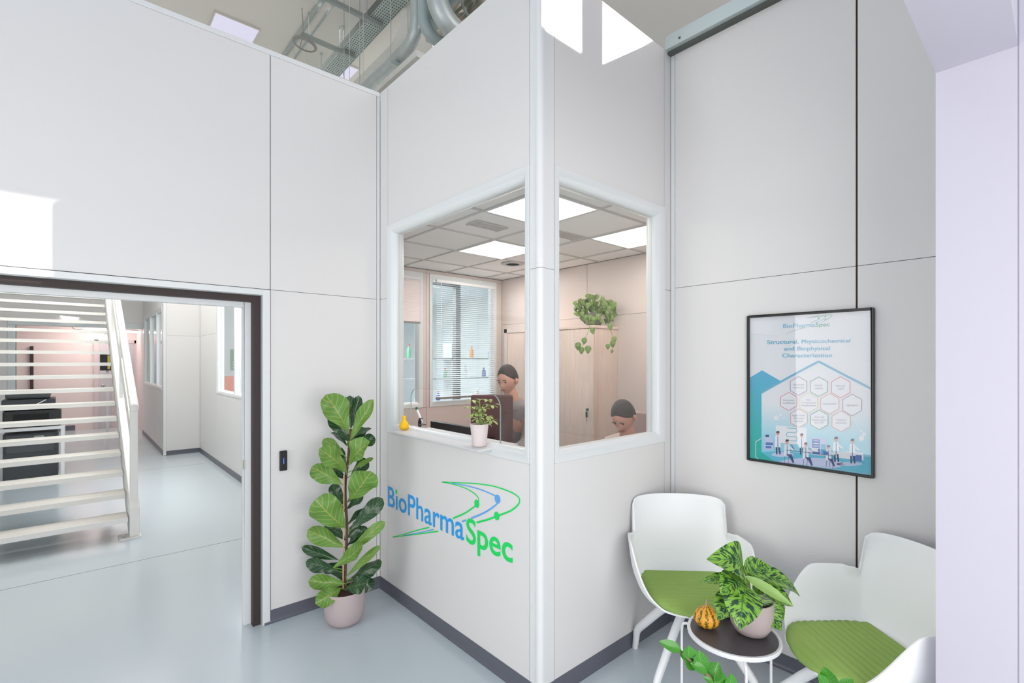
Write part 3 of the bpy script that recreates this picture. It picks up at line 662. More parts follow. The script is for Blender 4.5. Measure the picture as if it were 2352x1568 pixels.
m = MB(); m.box(4.05, 4.13, 5.75, 5.83, 0, 2.75); m.box(2.9, 4.13, 5.75, 5.83, 2.66, 2.75)
solo('steel_frame', m, mat('dark_grey_steel', s2l(88, 94, 98), 0.5), 'dark angular steel frame seen through the blind slats', 'frame', (4.1, 5.8, 0))
gs = ony(548, 826, 12.59)
t = thing('safety_sign', 'green and white safety sign behind the corridor window', 'sign', (gs.x, 12.59, gs.z - 0.23))
q = MB(); q.box(gs.x - 0.17, gs.x + 0.17, 12.583, 12.597, gs.z - 0.24, gs.z + 0.24); part('plate', q, mat('sign_green', s2l(60, 150, 110), 0.5), t)
q = MB(); q.box(gs.x - 0.10, gs.x + 0.12, 12.578, 12.583, gs.z + 0.02, gs.z + 0.18)
for k in range(3): q.box(gs.x - 0.12, gs.x + 0.12, 12.578, 12.583, gs.z - 0.07 - k * 0.06, gs.z - 0.045 - k * 0.06)
part('pictogram', q, WHITEM, t)
oc = ony(541, 886, 11.6)
t = thing('storage_box', 'orange red box with a green dot behind the corridor window', 'box', (oc.x, 11.8, oc.z - 0.2))
q = MB(); q.box(oc.x - 0.31, oc.x + 0.31, 11.6, 12.0, oc.z - 0.2, oc.z + 0.2); part('body', q, mat('orange_red_box', s2l(232, 110, 84), 0.5), t, bevel=0.01)
q = MB(); q.tube([(oc.x + 0.12, 11.59, oc.z), (oc.x + 0.12, 11.601, oc.z)], 0.07, 20); part('green_dot', q, mat('dot_green', s2l(110, 160, 90), 0.5), t)
t = thing('side_bench', 'low white bench carrying the orange red box', 'bench', (oc.x, 11.8, 0))
q = MB(); q.box(oc.x - 0.6, oc.x + 0.9, 11.5, 12.4, oc.z - 0.24, oc.z - 0.2); part('bench_top', q, WHITEM, t); q = MB(); q.box(oc.x - 0.55, oc.x + 0.85, 11.55, 12.35, 0, oc.z - 0.24); part('bench_body', q, PINK, t)

# desk, monitor, task chair
t = thing('desk', 'pale desk inside the reception behind the counter', 'desk', (2.15, 2.6, 0))
q = MB(); q.box(1.76, 2.11, 2.1, 3.7, 0.72, 0.745); part('desk_top', q, WHITEM, t, bevel=0.002)
for x, y in ((1.78, 2.12), (2.05, 2.12), (1.78, 3.62), (2.05, 3.62)):
    q = MB(); q.box(x, x + 0.04, y, y + 0.04, 0, 0.72); part('leg', q, STEEL, t)
ma, mb_ = onx(988, 966, 2.02), onx(1098, 988, 2.02)
t = thing('monitor', 'black monitor whose back rises behind the white counter shelf', 'monitor', (2.05, (ma.y + mb_.y) / 2, 0.746))
q = MB(); q.box(2.02, 2.055, mb_.y - 0.05, ma.y, ma.z - 0.36, ma.z); part('screen', q, BLACK, t, bevel=0.006)
q = MB(); q.box(2.06, 2.08, (ma.y + mb_.y) / 2 - 0.04, (ma.y + mb_.y) / 2 + 0.04, 0.75, ma.z - 0.15); q.box(1.98, 2.18, (ma.y + mb_.y) / 2 - 0.12, (ma.y + mb_.y) / 2 + 0.12, 0.746, 0.758); part('stand', q, BLACK, t, bevel=0.004)
def task_chair(cx, cy, seatz, backtop, face, col, label, bw=0.44, bh=0.5):
    t = thing('task_chair', label, 'chair', (cx, cy, 0), face)
    L = lambda o, mb, mt, **k: part(o, mb, mt, None, **k)
    def pl(name, q, mt, bevel=0.0, smooth=None): o = place(name, q.mesh(name, mt, V((0, 0, 0)), smooth), t, bevel=bevel, bseg=4); return o
    q = MB(); q.box(-0.23, 0.23, -0.23, 0.23, seatz - 0.06, seatz); pl('seat', q, col, 0.03)
    q = MB(); q.box(-0.27, -0.23, -bw / 2, bw / 2, backtop - bh, backtop); pl('backrest', q, col, 0.018)
    q = MB(); q.tube(smoothpts([(-0.12, 0, seatz - 0.05), (-0.29, 0, seatz - 0.03), (-0.29, 0, backtop - bh * 0.6)]), 0.018, 8); pl('back_support', q, BLACK, smooth=50)
    q = MB(); q.tube([(0, 0, 0.1), (0, 0, seatz - 0.06)], 0.03, 12); pl('gas_lift', q, BLACK, smooth=50)
    for k in range(5):
        a = 2 * PI * k / 5; q = MB(); q.bar((0, 0, 0.1), (0.29 * math.cos(a), 0.29 * math.sin(a), 0.07), 0.04, 0.03); q.ball((0.29 * math.cos(a), 0.29 * math.sin(a), 0.028), 0.028, 0.028, 0.028); pl('star_foot', q, BLACK, smooth=40)
    return t
MAR = mat('dark_maroon_fabric', s2l(96, 66, 66), 0.8); TAUPE = mat('taupe_fabric', s2l(170, 150, 144), 0.8)
p1 = onZ(1130, 960, 3.5)
task_chair(p1.x + 0.17, p1.y + 0.19, 0.50, 1.36, math.radians(48), MAR, 'dark maroon desk chair behind the variegated plant pot', 0.30, 0.50)

# ------------------------------------------------------------------ people
SKIN = mat('skin', s2l(214, 160, 140), 0.5); HAIR = mat('dark_hair', s2l(62, 54, 52), 0.7, bump=0.5, scale=80)
def skinmesh(name, verts, edges, radii, root=0, sub=2):
    me = bpy.data.meshes.new(name); me.from_pydata([tuple(v) for v in verts], edges, [])
    o = bpy.data.objects.new(name, me); COL.objects.link(o)
    sk = o.modifiers.new('skin', 'SKIN'); sk.use_smooth_shade = True
    lay = me.skin_vertices[0].data if me.skin_vertices else None
    if lay is None:
        bm = bmesh.new(); bm.from_mesh(me); bm.verts.layers.skin.verify(); bm.to_mesh(me); bm.free(); lay = me.skin_vertices[0].data
    for i, r in enumerate(radii):
        lay[i].radius = (r, r) if not isinstance(r, tuple) else r; lay[i].use_root = (i == root)
    ss = o.modifiers.new('sub', 'SUBSURF'); ss.levels = sub; ss.render_levels = sub
    dg = bpy.context.evaluated_depsgraph_get(); dg.update()
    out = bpy.data.meshes.new_from_object(o.evaluated_get(dg)); bpy.data.objects.remove(o); out.name = name
    for p in out.polygons: p.use_smooth = True
    return out
def hand(wrist, d, nrm, side, k=1.0):
    """five separate fingers on a palm; d = pointing direction, nrm = back of hand, side = +1/-1 thumb side"""
    d = V(d).normalized(); nrm = V(nrm).normalized(); s = d.cross(nrm).normalized() * side; W = V(wrist)
    vs = [W, W + d * 0.045 * k, W + d * 0.085 * k]; es = [(0, 1), (1, 2)]; rs = [0.024 * k, (0.034 * k, 0.018 * k), (0.036 * k, 0.015 * k)]
    for i, (o, ln) in enumerate(((0.030, 0.070), (0.010, 0.080), (-0.011, 0.074), (-0.031, 0.058))):
        b = len(vs); p = W + d * 0.088 * k + s * o * k
        vs += [p, p + d * ln * 0.5 * k - nrm * 0.006 * k, p + d * ln * 0.9 * k - nrm * 0.028 * k]; es += [(2, b), (b, b + 1), (b + 1, b + 2)]; rs += [0.009 * k, 0.0085 * k, 0.007 * k]
    b = len(vs); p = W + d * 0.03 * k + s * 0.032 * k
    vs += [p, p + d * 0.035 * k + s * 0.022 * k, p + d * 0.062 * k + s * 0.026 * k - nrm * 0.01]; es += [(1, b), (b, b + 1), (b + 1, b + 2)]; rs += [0.012 * k, 0.010 * k, 0.008 * k]
    return vs, es, rs
def head(mb, c, fwd, upv, m=0, s=1.0):
    """skull with brow, nose, lips, chin and ears"""
    fwd = V(fwd).normalized(); upv = V(upv).normalized(); sd = fwd.cross(upv).normalized(); upv = sd.cross(fwd).normalized(); c = V(c); b = len(mb.v); n, k = 28, 22
    for i in range(k + 1):
        ph = PI * i / k; z = -math.cos(ph)
        for j in range(n):
            t = 2 * PI * j / n; x = math.sin(ph) * math.cos(t); y = math.sin(ph) * math.sin(t)
            X = x * 0.098; Y = y * 0.074; Z = z * 0.118
            if z < 0: Y *= 1 + 0.28 * z; X *= 1 + (0.10 * z if x > 0 else 0.35 * z)
            if x > 0.6:
                X -= 0.010 * math.exp(-((z - 0.05) / 0.14) ** 2) * math.exp(-((abs(y) - 0.33) / 0.16) ** 2) * 1.4
                X += 0.024 * math.exp(-((z + 0.20) / 0.13) ** 2) * math.exp(-(y / 0.13) ** 2)
                X += 0.008 * math.exp(-((z + 0.50) / 0.07) ** 2) * math.exp(-(y / 0.28) ** 2)
                X += 0.010 * math.exp(-((z + 0.82) / 0.12) ** 2)
            mb.v.append(c + (fwd * X + sd * Y + upv * Z) * s)
    for i in range(k):
        for j in range(n):
            j2 = (j + 1) % n; mb.face((b + i * n + j, b + i * n + j2, b + (i + 1) * n + j2, b + (i + 1) * n + j), m)
    for e in (-1, 1):
        p = c + sd * e * 0.074 * s - upv * 0.012 * s - fwd * 0.005 * s
        mb.tube([p - upv * 0.026, p - upv * 0.008 + sd * e * 0.008, p + upv * 0.012 + sd * e * 0.010, p + upv * 0.026], [0.006, 0.013, 0.014, 0.006], 10, m)
    return fwd, sd, upv
def append_mesh(mb, me, m=0):
    b = len(mb.v)
    for v in me.vertices: mb.v.append(v.co.copy())
    for p in me.polygons: mb.face([b + i for i in p.vertices], m)
def person(label, base, J, fwd, upv, coat, trousers, shoe=BLACK, hairlen=0.0):
    """J: joints dict in world coordinates"""
    t = thing('person', label, 'person', base)
    neck, chest, waist, pel = V(J['neck']), V(J['chest']), V(J['waist']), V(J['pelvis']); hc = V(J['head'])
    vs = [pel, waist, chest, neck, hc - V(upv) * 0.04]; es = [(0, 1), (1, 2), (2, 3), (3, 4)]; rs = [(0.15, 0.11), (0.135, 0.10), (0.16, 0.11), 0.058, 0.052]
    cv = [pel - V((0, 0, 0.04)), waist, chest, neck - (neck - chest) * 0.02]; ce = [(0, 1), (1, 2), (2, 3)]; cr = [(0.172, 0.13), (0.155, 0.12), (0.178, 0.128), 0.075]
    tv = [pel]; te = []; tr = [(0.155, 0.12)]
    for sx in ('L', 'R'):
        sh, el, wr = V(J['sh' + sx]), V(J['el' + sx]), V(J['wr' + sx])
        b = len(vs); vs += [sh, el, wr]; es += [(2, b), (b, b + 1), (b + 1, b + 2)]; rs += [0.058, 0.042, 0.028]
        hv, he, hr = hand(wr, J['hd' + sx], J['hn' + sx], 1 if sx == 'L' else -1)
        h0 = len(vs); vs += hv[1:]; rs += hr[1:]
        mp = lambda i: (b + 2) if i == 0 else h0 + i - 1
        es += [(mp(i), mp(j)) for i, j in he]
        c = len(cv); cv += [sh, el, el + (wr - el) * 0.93]; ce += [(2, c), (c, c + 1), (c + 1, c + 2)]; cr += [0.072, 0.056, 0.042]
        hp, kn, an = V(J['hp' + sx]), V(J['kn' + sx]), V(J['an' + sx])
        b = len(vs); vs += [hp, kn, an]; es += [(0, b), (b, b + 1), (b + 1, b + 2)]; rs += [0.08, 0.055, 0.038]
        c = len(tv); tv += [hp, kn, an + (kn - an) * 0.05]; te += [(0, c), (c, c + 1), (c + 1, c + 2)]; tr += [0.10, 0.072, 0.058]
    mb = MB(); append_mesh(mb, skinmesh('body', vs, es, rs)); f, sd, u = head(mb, hc, fwd, upv)
    org = V(base)
    part('body', mb, SKIN, t, smooth=60)
    for e in (-1, 1):
        q = MB(); q.ball(hc + f * 0.080 + sd * e * 0.029 + u * 0.006, 0.009, 0.009, 0.006, 10, 0, 8); part('eye', q, mat('eye_dark', s2l(60, 45, 40), 0.2), t, smooth=60)
        q = MB(); q.obox(hc + f * 0.092 + sd * e * 0.029 + u * 0.026, sd * 0.014, f * 0.003, u * 0.0022); part('eyebrow', q, HAIR, t)
    q = MB(); q.obox(hc + f * 0.094 - u * 0.059, sd * 0.022, f * 0.004, u * 0.004); part('mouth', q, mat('lips', s2l(170, 96, 88), 0.5), t, bevel=0.002)
    q = MB(); b0 = len(q.v); n, k = 30, 14
    for i in range(k + 1):
        for j in range(n):
            a = 2 * PI * j / n; lim = 0.06 + 0.44 * math.cos(a) + 0.10 * math.cos(2 * a) - hairlen * max(0, -math.cos(a)); pm = math.acos(max(-0.9, min(0.9, lim)))
            ph = pm * i / k; x = math.sin(ph) * math.cos(a); y = math.sin(ph) * math.sin(a); z = math.cos(ph); th = 1.0 if i < k else 0.955
            q.v.append(hc + f * (x * 0.104 * th - 0.006) + sd * y * 0.081 * th + u * (z * 0.128 * th + 0.003))
    for i in range(k):
        for j in range(n):
            j2 = (j + 1) % n; q.face((b0 + i * n + j, b0 + i * n + j2, b0 + (i + 1) * n + j2, b0 + (i + 1) * n + j))
    part('hair', q, HAIR, t, smooth=60)
    mb = MB(); append_mesh(mb, skinmesh('jacket', cv, ce, cr)); part('jacket', mb, coat, t, smooth=60)
    mb = MB(); append_mesh(mb, skinmesh('trousers', tv, te, tr)); part('trousers', mb, trousers, t, smooth=60)
    for sx in ('L', 'R'):
        an = V(J['an' + sx]); q = MB(); fd = V((fwd[0], fwd[1], 0)).normalized()
        q.tube([an + V((0, 0, -0.02)) - fd * 0.05, an + V((0, 0, -0.045)), an + V((0, 0, -0.055)) + fd * 0.10, an + V((0, 0, -0.06)) + fd * 0.19], [0.035, 0.045, 0.04, 0.025], 12)
        part('shoe', q, shoe, t, smooth=50)
    return t
GREY_J = mat('grey_work_jacket', s2l(150, 140, 138), 0.8, bump=0.3, scale=60); BEIGE_J = mat('beige_knit', s2l(190, 168, 160), 0.85, bump=0.3, scale=60); DARKT = mat('dark_trousers', s2l(52, 52, 58), 0.8)
hc = onZ(1166, 872, 4.05)
def std_person():
    x, y = hc.x, hc.y                                   # stands at the desk, leaning towards the counter
    fw = V((-0.85, -0.25, -0.28)); l = V((-0.28, 0.96, 0))
    ped = V((x + 0.34, y + 0.10, 0)); J = dict(head=hc, neck=hc + V((0.05, 0.015, -0.14)), chest=hc + V((0.16, 0.04, -0.36)), waist=hc + V((0.27, 0.08, -0.60)), pelvis=hc + V((0.33, 0.10, -0.74)))
    pz = J['pelvis'].z
    for s_, e in (('L', -1), ('R', 1)):
        J['sh' + s_] = J['chest'] + l * 0.18 * e + V((-0.05, 0, 0.12)); J['el' + s_] = J['sh' + s_] + V((-0.10, 0.03 * e, -0.27)); J['wr' + s_] = J['el' + s_] + V((-0.22, -0.02, -0.06))
        J['hd' + s_] = (-0.9, 0, -0.3); J['hn' + s_] = (-0.3, 0, 0.9)
        J['hp' + s_] = J['pelvis'] + l * 0.10 * e - V((0, 0, 0.06)); J['kn' + s_] = V((J['hp' + s_].x - 0.03, J['hp' + s_].y, 0.42)); J['an' + s_] = V((J['hp' + s_].x + 0.02, J['hp' + s_].y, 0.09))
    person('person in a grey jacket standing behind the counter window', (ped.x, ped.y, 0), J, fw, V((-0.3, -0.08, 0.95)), GREY_J, DARKT)
std_person()
h2 = onZ(1432, 956, 3.5)
def sit_person():
    x, y = h2.x, h2.y; fw = V((-0.9, -0.15, -0.75)); l = V((-0.1, 0.99, 0))
    J = dict(head=h2, neck=h2 + V((0.06, 0.01, -0.13)), chest=h2 + V((0.13, 0.02, -0.33)), waist=h2 + V((0.17, 0.03, -0.55)), pelvis=h2 + V((0.18, 0.03, -0.70)))
    for s_, e in (('L', -1), ('R', 1)):
        J['sh' + s_] = J['chest'] + l * 0.18 * e + V((-0.02, 0, 0.10)); J['el' + s_] = J['sh' + s_] + V((-0.12, -0.04, -0.25)); J['wr' + s_] = J['el' + s_] + V((-0.20, -0.06, 0.0))
        J['hd' + s_] = (-0.9, -0.3, -0.1); J['hn' + s_] = (0, 0, 1)
        J['hp' + s_] = J['pelvis'] + l * 0.09 * e + V((-0.03, 0, -0.03)); J['kn' + s_] = V((J['hp' + s_].x - 0.40, J['hp' + s_].y - 0.02, 0.50)); J['an' + s_] = V((J['kn' + s_].x + 0.03, J['kn' + s_].y, 0.09))
    person('person with bowed head seated behind the side window', (J['pelvis'].x, J['pelvis'].y, 0), J, fw, V((-0.7, -0.1, 0.8)), BEIGE_J, DARKT, hairlen=0.3)
    task_chair(J['pelvis'].x, J['pelvis'].y, J['pelvis'].z - 0.13, 1.20, PI, TAUPE, 'taupe desk chair of the person seated behind the side window', 0.46, 0.46)
sit_person()

# ------------------------------------------------------------------ counter shelf and what stands on it
m = MB(); m.box(1.522, 1.80, SH0 + 0.012, SH1 - 0.006, SHZ - 0.012, SHZ)
solo('counter_shelf', m, mat('light_grey_shelf', s2l(214, 214, 214), 0.35), 'thin pale grey counter shelf passing through the reception window', 'shelf', (1.66, 2.4, SHZ), bevel=0.003)
def gourd(name, c, prof, matl, label, cat, ribs=0, amp=0.0, stalk=None, lean=(0, 0)):
    t = thing(name, label, cat, c)
    def sq(a, z): return 1 + (amp * (abs(math.sin(a * ribs / 2)) - 0.5) if ribs else 0)
    q = MB(); q.lathe(prof, c, 48, 0, sq)
    for v in q.v: h = (v.z - c[2]); v.x += lean[0] * h * h; v.y += lean[1] * h * h
    part('fruit', q, matl, t, smooth=60)
    if stalk:
        q = MB(); z = prof[-1][1]; p = V(c) + V((lean[0] * z * z, lean[1] * z * z, z)); q.tube([p - V((0, 0, 0.004)), p + V((0.002, 0.001, stalk[1] * 0.5)), p + V((0.005, 0.0, stalk[1]))], [stalk[0] * 1.5, stalk[0], stalk[0] * 1.1], 8); part('stalk', q, mat('dry_stalk', s2l(190, 160, 130), 0.9), t, smooth=50)
    return t
c = onz(928, 987, SHZ)
gourd('ornamental_gourd', (c.x, c.y, SHZ), [(0.008, 0), (0.022, 0.003), (0.031, 0.018), (0.031, 0.032), (0.024, 0.048), (0.015, 0.060), (0.0125, 0.072), (0.0135, 0.082), (0.011, 0.090), (0.004, 0.0935), (0.0, 0.094)], mat('bright_yellow_gourd', s2l(255, 198, 12), 0.35), 'yellow pear-shaped gourd at the left end of the counter shelf', 'gourd')
c = onz(968, 984, SHZ); mx, my = c.x, c.y
t = thing('toy_microscope', 'small black and white model microscope on the counter shelf', 'microscope', (mx, my, SHZ))
q = MB(); q.box(mx - 0.022, mx + 0.022, my - 0.038, my + 0.028, SHZ, SHZ + 0.006); part('base', q, BLACK, t, bevel=0.002)
q = MB(); q.tube(smoothpts([(mx, my + 0.020, SHZ + 0.004), (mx, my + 0.024, SHZ + 0.03), (mx, my + 0.018, SHZ + 0.055), (mx, my + 0.003, SHZ + 0.066)]), 0.011, 10); part('arm', q, BLACK, t, smooth=50)
q = MB(); q.box(mx - 0.016, mx + 0.016, my - 0.030, my + 0.014, SHZ + 0.026, SHZ + 0.031); part('stage', q, DKG, t)
a = V((mx, my - 0.016, SHZ + 0.036)); b = V((mx, my + 0.066, SHZ + 0.135)); d = b - a
q = MB(); q.tube([a + d * 0.3, a + d * 0.85], 0.0075, 14); part('tube', q, WHITEM, t, smooth=50)
q = MB(); q.tube([a + d * 0.24, a + d * 0.31], 0.0085, 14); q.tube([a + d * 0.85, a + d], 0.0085, 14); part('eyepiece', q, mat('dark_green_plastic', s2l(10, 110, 88), 0.4), t, smooth=50, label='dark green eyepiece and collar')
q = MB(); q.tube([a, a + d * 0.24], [0.004, 0.006], 12); part('objective', q, STEEL, t, smooth=50)

def leaf(mb, base, tip, wd, nrm, bend=0.1, fold=0.2, prof='obov', m=0, n=10, k=3, wave=0.0, sag=None):
    base = V(base); tip = V(tip); d = tip - base; L = d.length; nrm = V(nrm); s = d.cross(nrm).normalized(); nn = s.cross(d).normalized()
    b = len(mb.v); ph = random.random() * 6
    for i in range(n + 1):
        t = i / n
        if prof == 'obov': w_ = (t ** 0.75) * (1 - t ** 5) ** 0.6 * 1.12 * (0.82 + 0.18 * math.sin(t * PI))
        elif prof == 'lance': w_ = (math.sin(PI * t ** 0.8) ** 0.9)
        elif prof == 'heart': w_ = math.sin(PI * min(1, t ** 0.62)) ** 0.8
        else: w_ = math.sin(PI * t) ** 0.75
        p = base + d * t + nn * bend * L * math.sin(PI * t) + (V(sag) * t * t if sag else V((0, 0, 0)))
        for j in range(-k, k + 1):
            u = j / k; ww = wd / 2 * w_
            mb.v.append(p + s * u * ww + nn * (fold * abs(u) ** 1.4 * ww + wave * ww * math.sin(ph + t * 11 + (2 if u > 0 else 0)) * abs(u)))
    r = 2 * k + 1
    for i in range(n):
        for j in range(r - 1):
            uvs = [((j) / (r - 1), i / n), ((j + 1) / (r - 1), i / n), ((j + 1) / (r - 1), (i + 1) / n), ((j) / (r - 1), (i + 1) / n)]
            mb.face((b + i * r + j, b + i * r + j + 1, b + (i + 1) * r + j + 1, b + (i + 1) * r + j), m, uvs)
def pot(t, c, prof, matl, soilz, soilr, name='pot'):
    q = MB(); q.lathe(prof, c, 48); part(name, q, matl, t, smooth=50)
    q = MB(); q.lathe([(soilr, soilz), (soilr * 0.6, soilz + 0.006), (0.0, soilz + 0.008)], c, 30); part('soil', q, SOIL, t, smooth=60)
TOCAM = lambda p: (V((0, 0, H)) - V(p)).normalized()

# variegated umbrella plant on the shelf
c = onz(1101, 1024, SHZ); c = V((c.x, c.y, SHZ))
t = thing('potted_umbrella_plant', 'small variegated plant in a pale pink-grey pot on the counter shelf', 'plant', c)
pot(t, c, [(0.034, 0), (0.037, 0.002), (0.0485, 0.112), (0.050, 0.118), (0.046, 0.118), (0.044, 0.100)], mat('pale_pink_grey_pot', s2l(222, 210, 208), 0.6), 0.104, 0.044)
q = MB(); zs = c.z + 0.10
def cl(px, py, dz=0): return onZ(px, py, (c.x * LK[0] + c.y * LK[1]) + dz)
q.tube([cl(1103, 978), cl(1103, 945), cl(1101, 915)], 0.003, 6); cen = [(1085, 918), (1118, 918), (1080, 935), (1128, 930), (1108, 938), (1088, 950), (1120, 955), (1098, 962), (1112, 972), (1128, 965), (1100, 948)]
for x, y in cen: q.tube([cl(1103, min(y + 22, 975)), cl(x, y, random.uniform(-0.03, 0.03))], 0.0016, 5)
part('stems', q, STEM, t)
q = MB()
for x, y in cen:
    o = cl(x, y, random.uniform(-0.035, 0.035)); a0 = random.random() * 6
    for k in range(7):
        a = a0 + k * 2 * PI / 7; d = V((math.cos(a), math.sin(a), random.uniform(-0.55, 0.1))) * random.uniform(0.036, 0.050)
        leaf(q, o + d * 0.1, o + d, 0.024, V((0, 0, 1)) + d * 2, 0.15, 0.1, 'obov', 0, 5, 1)
part('foliage', q, SCHEF, t)
me = MB(); add_text(me, 'vaso 12', lambda x, y, y0, y1: onx(1093 + x * 12, 982.5 - y * 2.5, c.x - 0.047), 0)
part('pot_stamp', me, mat('grey_print', s2l(170, 158, 158), 0.6), t)

# pothos on the cabinet
c = V((3.62, 2.93, 1.926)); t = thing('potted_pothos', 'trailing green and yellow pothos on top of the wooden cabinet', 'plant', c)
pot(t, c, [(0.055, 0), (0.06, 0.004), (0.075, 0.12), (0.07, 0.12), (0.068, 0.1)], mat('grey_pot', s2l(150, 140, 140), 0.6), 0.105, 0.066)
ZP = c.x * LK[0] + c.y * LK[1]
def cp(px, py, dz=0.0): return onZ(px, py, ZP + dz)
q = MB(); lf = MB(); random.seed(11)
for k in range(135):
    a = random.random() * 2 * PI; r = math.sqrt(random.random()); px = 1366 + 50 * r * math.cos(a); py = 712 + 33 * r * math.sin(a)
    dz = random.uniform(-0.22, 0.02) if py > 745 else random.uniform(-0.14, 0.12)
    o = cp(px, py, dz); dr = V((random.uniform(-1, 1) * 0.3, random.uniform(-1, 1) * 0.5, random.uniform(-1, -0.1))).normalized() * random.uniform(0.048, 0.075)
    leaf(lf, o - dr * 0.5, o + dr * 0.5, random.uniform(0.034, 0.050), TOCAM(o) + V((random.uniform(-.7, .7), random.uniform(-.7, .7), random.uniform(-.2, .9))), 0.12, 0.25, 'heart', 0, 6, 2)
    if k % 3 == 0: q.tube(smoothpts([c + V((0, 0, 0.11)), (c + V((0, 0, 0.2)) + o) / 2 + V((0, 0, 0.03)), o - dr * 0.5], 4), 0.0016, 5)
for pts, lv in (([(1352, 715), (1354, 750), (1345, 775), (1338, 795)], [(1362, 760, 17), (1328, 795, 20), (1342, 783, 17), (1350, 803, 20), (1336, 805, 18)]), ([(1396, 725), (1402, 755), (1408, 775), (1407, 808)], [(1402, 750, 17), (1411, 780, 16), (1408, 790, 18), (1396, 796, 14), (1405, 807, 9)])):
    q.tube(smoothpts([cp(x, y, -0.30) for x, y in pts]), 0.0022, 6)
    for x, y, s_ in lv:
        o = cp(x, y, -0.31); dr = V((0, random.uniform(-.4, .4), -1)).normalized() * s_ * 0.0038
        leaf(lf, o - dr * 0.5, o + dr * 0.5, s_ * 0.003, TOCAM(o) + V((random.uniform(-.4, .4), random.uniform(-.4, .4), .3)), 0.1, 0.2, 'heart', 0, 6, 2)
part('vines', q, STEM, t); part('foliage', lf, POTH, t)

# ------------------------------------------------------------------ logo on the reception wall
GR = mat('vinyl_green', s2l(14, 222, 100), 0.5); BL = mat('vinyl_blue', s2l(36, 162, 236), 0.5); LB = mat('vinyl_light_blue', s2l(96, 172, 240), 0.5)
LX = XB - 0.0012
L4 = lambda x, y: onx(870 + x / 3.408, 880 + y / 3.408, LX)
t = thing('wall_logo', 'large blue and green company logo lettered on the panel below the counter', 'logo', (LX, 2.47, 0.6))
capme = textmesh('B', off=0.01); cap = bbox(capme)[3]; bpy.data.meshes.remove(capme)
zb_, zcap = 0.603, 0.134
q = MB(); ya, yb = L4(70, 900).y, L4(667, 1150).y
add_text(q, 'B\u0131oPharma', lambda x, y, y0, y1: V((LX, ya + (yb - ya) * x, zb_ + y / cap * zcap)), 0, 0.012)
part('lettering', q, BL, t, label='blue lettering BioPharma')
q = MB(); ya2, yb2 = L4(684, 1150).y, L4(1048, 1300).y
add_text(q, 'Spec', lambda x, y, y0, y1: V((LX, ya2 + (yb2 - ya2) * x, zb_ + y / cap * zcap)), 0, 0.016)
part('lettering', q, GR, t, label='green lettering Spec'); q = MB(); dc = L4(137, 848); rr_ = 0.0165
q.poly([V((LX, dc.y + rr_ * 0.8 * math.cos(a * PI / 12), dc.z + rr_ * math.sin(a * PI / 12))) for a in range(24)])
part('letter_dot', q, GR, t, label='green dot of the i')
NX = (-1, 0, 0)
def sw(pl, w0, w1, q): ribbon(q, [L4(*p) for p in pl], w0 + 0.0022, w1, NX)
def dot(x, y, r, q): c = L4(x, y); q.poly([V((LX - 0.0003, c.y + r * math.cos(a * PI / 12), c.z + r * math.sin(a * PI / 12))) for a in range(24)])
q = MB()
sw([(495, 771), (640, 779), (760, 785), (900, 806), (1030, 850), (1086, 885), (1102, 915), (1086, 955), (1030, 998), (940, 1034), (850, 1067), (765, 1090)], 0.003, 0.011, q)
sw([(495, 772), (600, 795), (680, 822), (740, 857), (774, 890), (781, 918), (767, 945), (735, 975), (670, 1018), (580, 1057)], 0.003, 0.010, q)
sw([(108, 1203), (200, 1180), (300, 1150), (395, 1127)], 0.002, 0.009, q); sw([(108, 1204), (300, 1181), (465, 1157)], 0.002, 0.009, q)
dot(767, 942, 0.022, q); dot(923, 1038, 0.022, q); part('swoosh', q, GR, t)
q = MB()
sw([(570, 780), (680, 800), (800, 833), (900, 876), (940, 905), (928, 938), (890, 972), (820, 1015), (722, 1057)], 0.003, 0.010, q)
sw([(682, 1070), (650, 1083)], 0.008, 0.009, q); sw([(190, 1192), (330, 1166), (430, 1143)], 0.002, 0.007, q); dot(929, 906, 0.023, q); part('swoosh', q, LB, t, label='light blue swoosh')

# card reader by the doorway
t = thing('card_reader', 'small black card reader with a blue light beside the doorway', 'card reader', (0.963, YA, 0.922))
q = MB(); q.box(0.941, 0.985, YA - 0.018, YA - 0.001, 0.922, 1.045); part('case', q, BLACK, t, bevel=0.005)
q = MB(); q.box(0.9615, 0.9645, YA - 0.0195, YA - 0.0175, 0.965, 1.0); part('status_light', q, mat('blue_led', s2l(60, 110, 230), 0.3, emit=s2l(80, 130, 255), es=1.5), t)

# ------------------------------------------------------------------ poster on wall D
PXF = XD - 0.006
P6 = lambda x, y, l=0: onx(1690 + x / 3.733, 690 + y / 3.733, PXF - 0.0008 - 0.00025 * l)
y0p, y1p, z0p, z1p = 0.576, 1.147, 1.062, 1.845
t = thing('framed_poster', 'blue and white science poster in a thin black frame on the right wall', 'poster', (XD, (y0p + y1p) / 2, z0p))
q = MB(); fw = 0.011
for b in ((y0p, y0p + fw, z0p, z1p), (y1p - fw, y1p, z0p, z1p), (y0p + fw, y1p - fw, z0p, z0p + fw), (y0p + fw, y1p - fw, z1p - fw, z1p)): q.box(XD - 0.020, XD - 0.001, *b)
part('frame', q, BLACK, t, bevel=0.002)
q = MB(); q.box(PXF, XD - 0.001, y0p + fw, y1p - fw, z0p + fw, z1p - fw)
paper = mat('poster_paper', s2l(226, 228, 232), 0.6); nt = paper.node_tree; tc = nt.nodes.new('ShaderNodeTexCoord'); sp = nt.nodes.new('ShaderNodeSeparateXYZ'); nt.links.new(tc.outputs['Object'], sp.inputs[0])
cr = nt.nodes.new('ShaderNodeValToRGB'); nt.links.new(mnode(nt, 'DIVIDE', sp.outputs[2], 0.79), cr.inputs[0]); nt.links.new(cr.outputs[0], nt.nodes['Principled BSDF'].inputs['Base Color'])
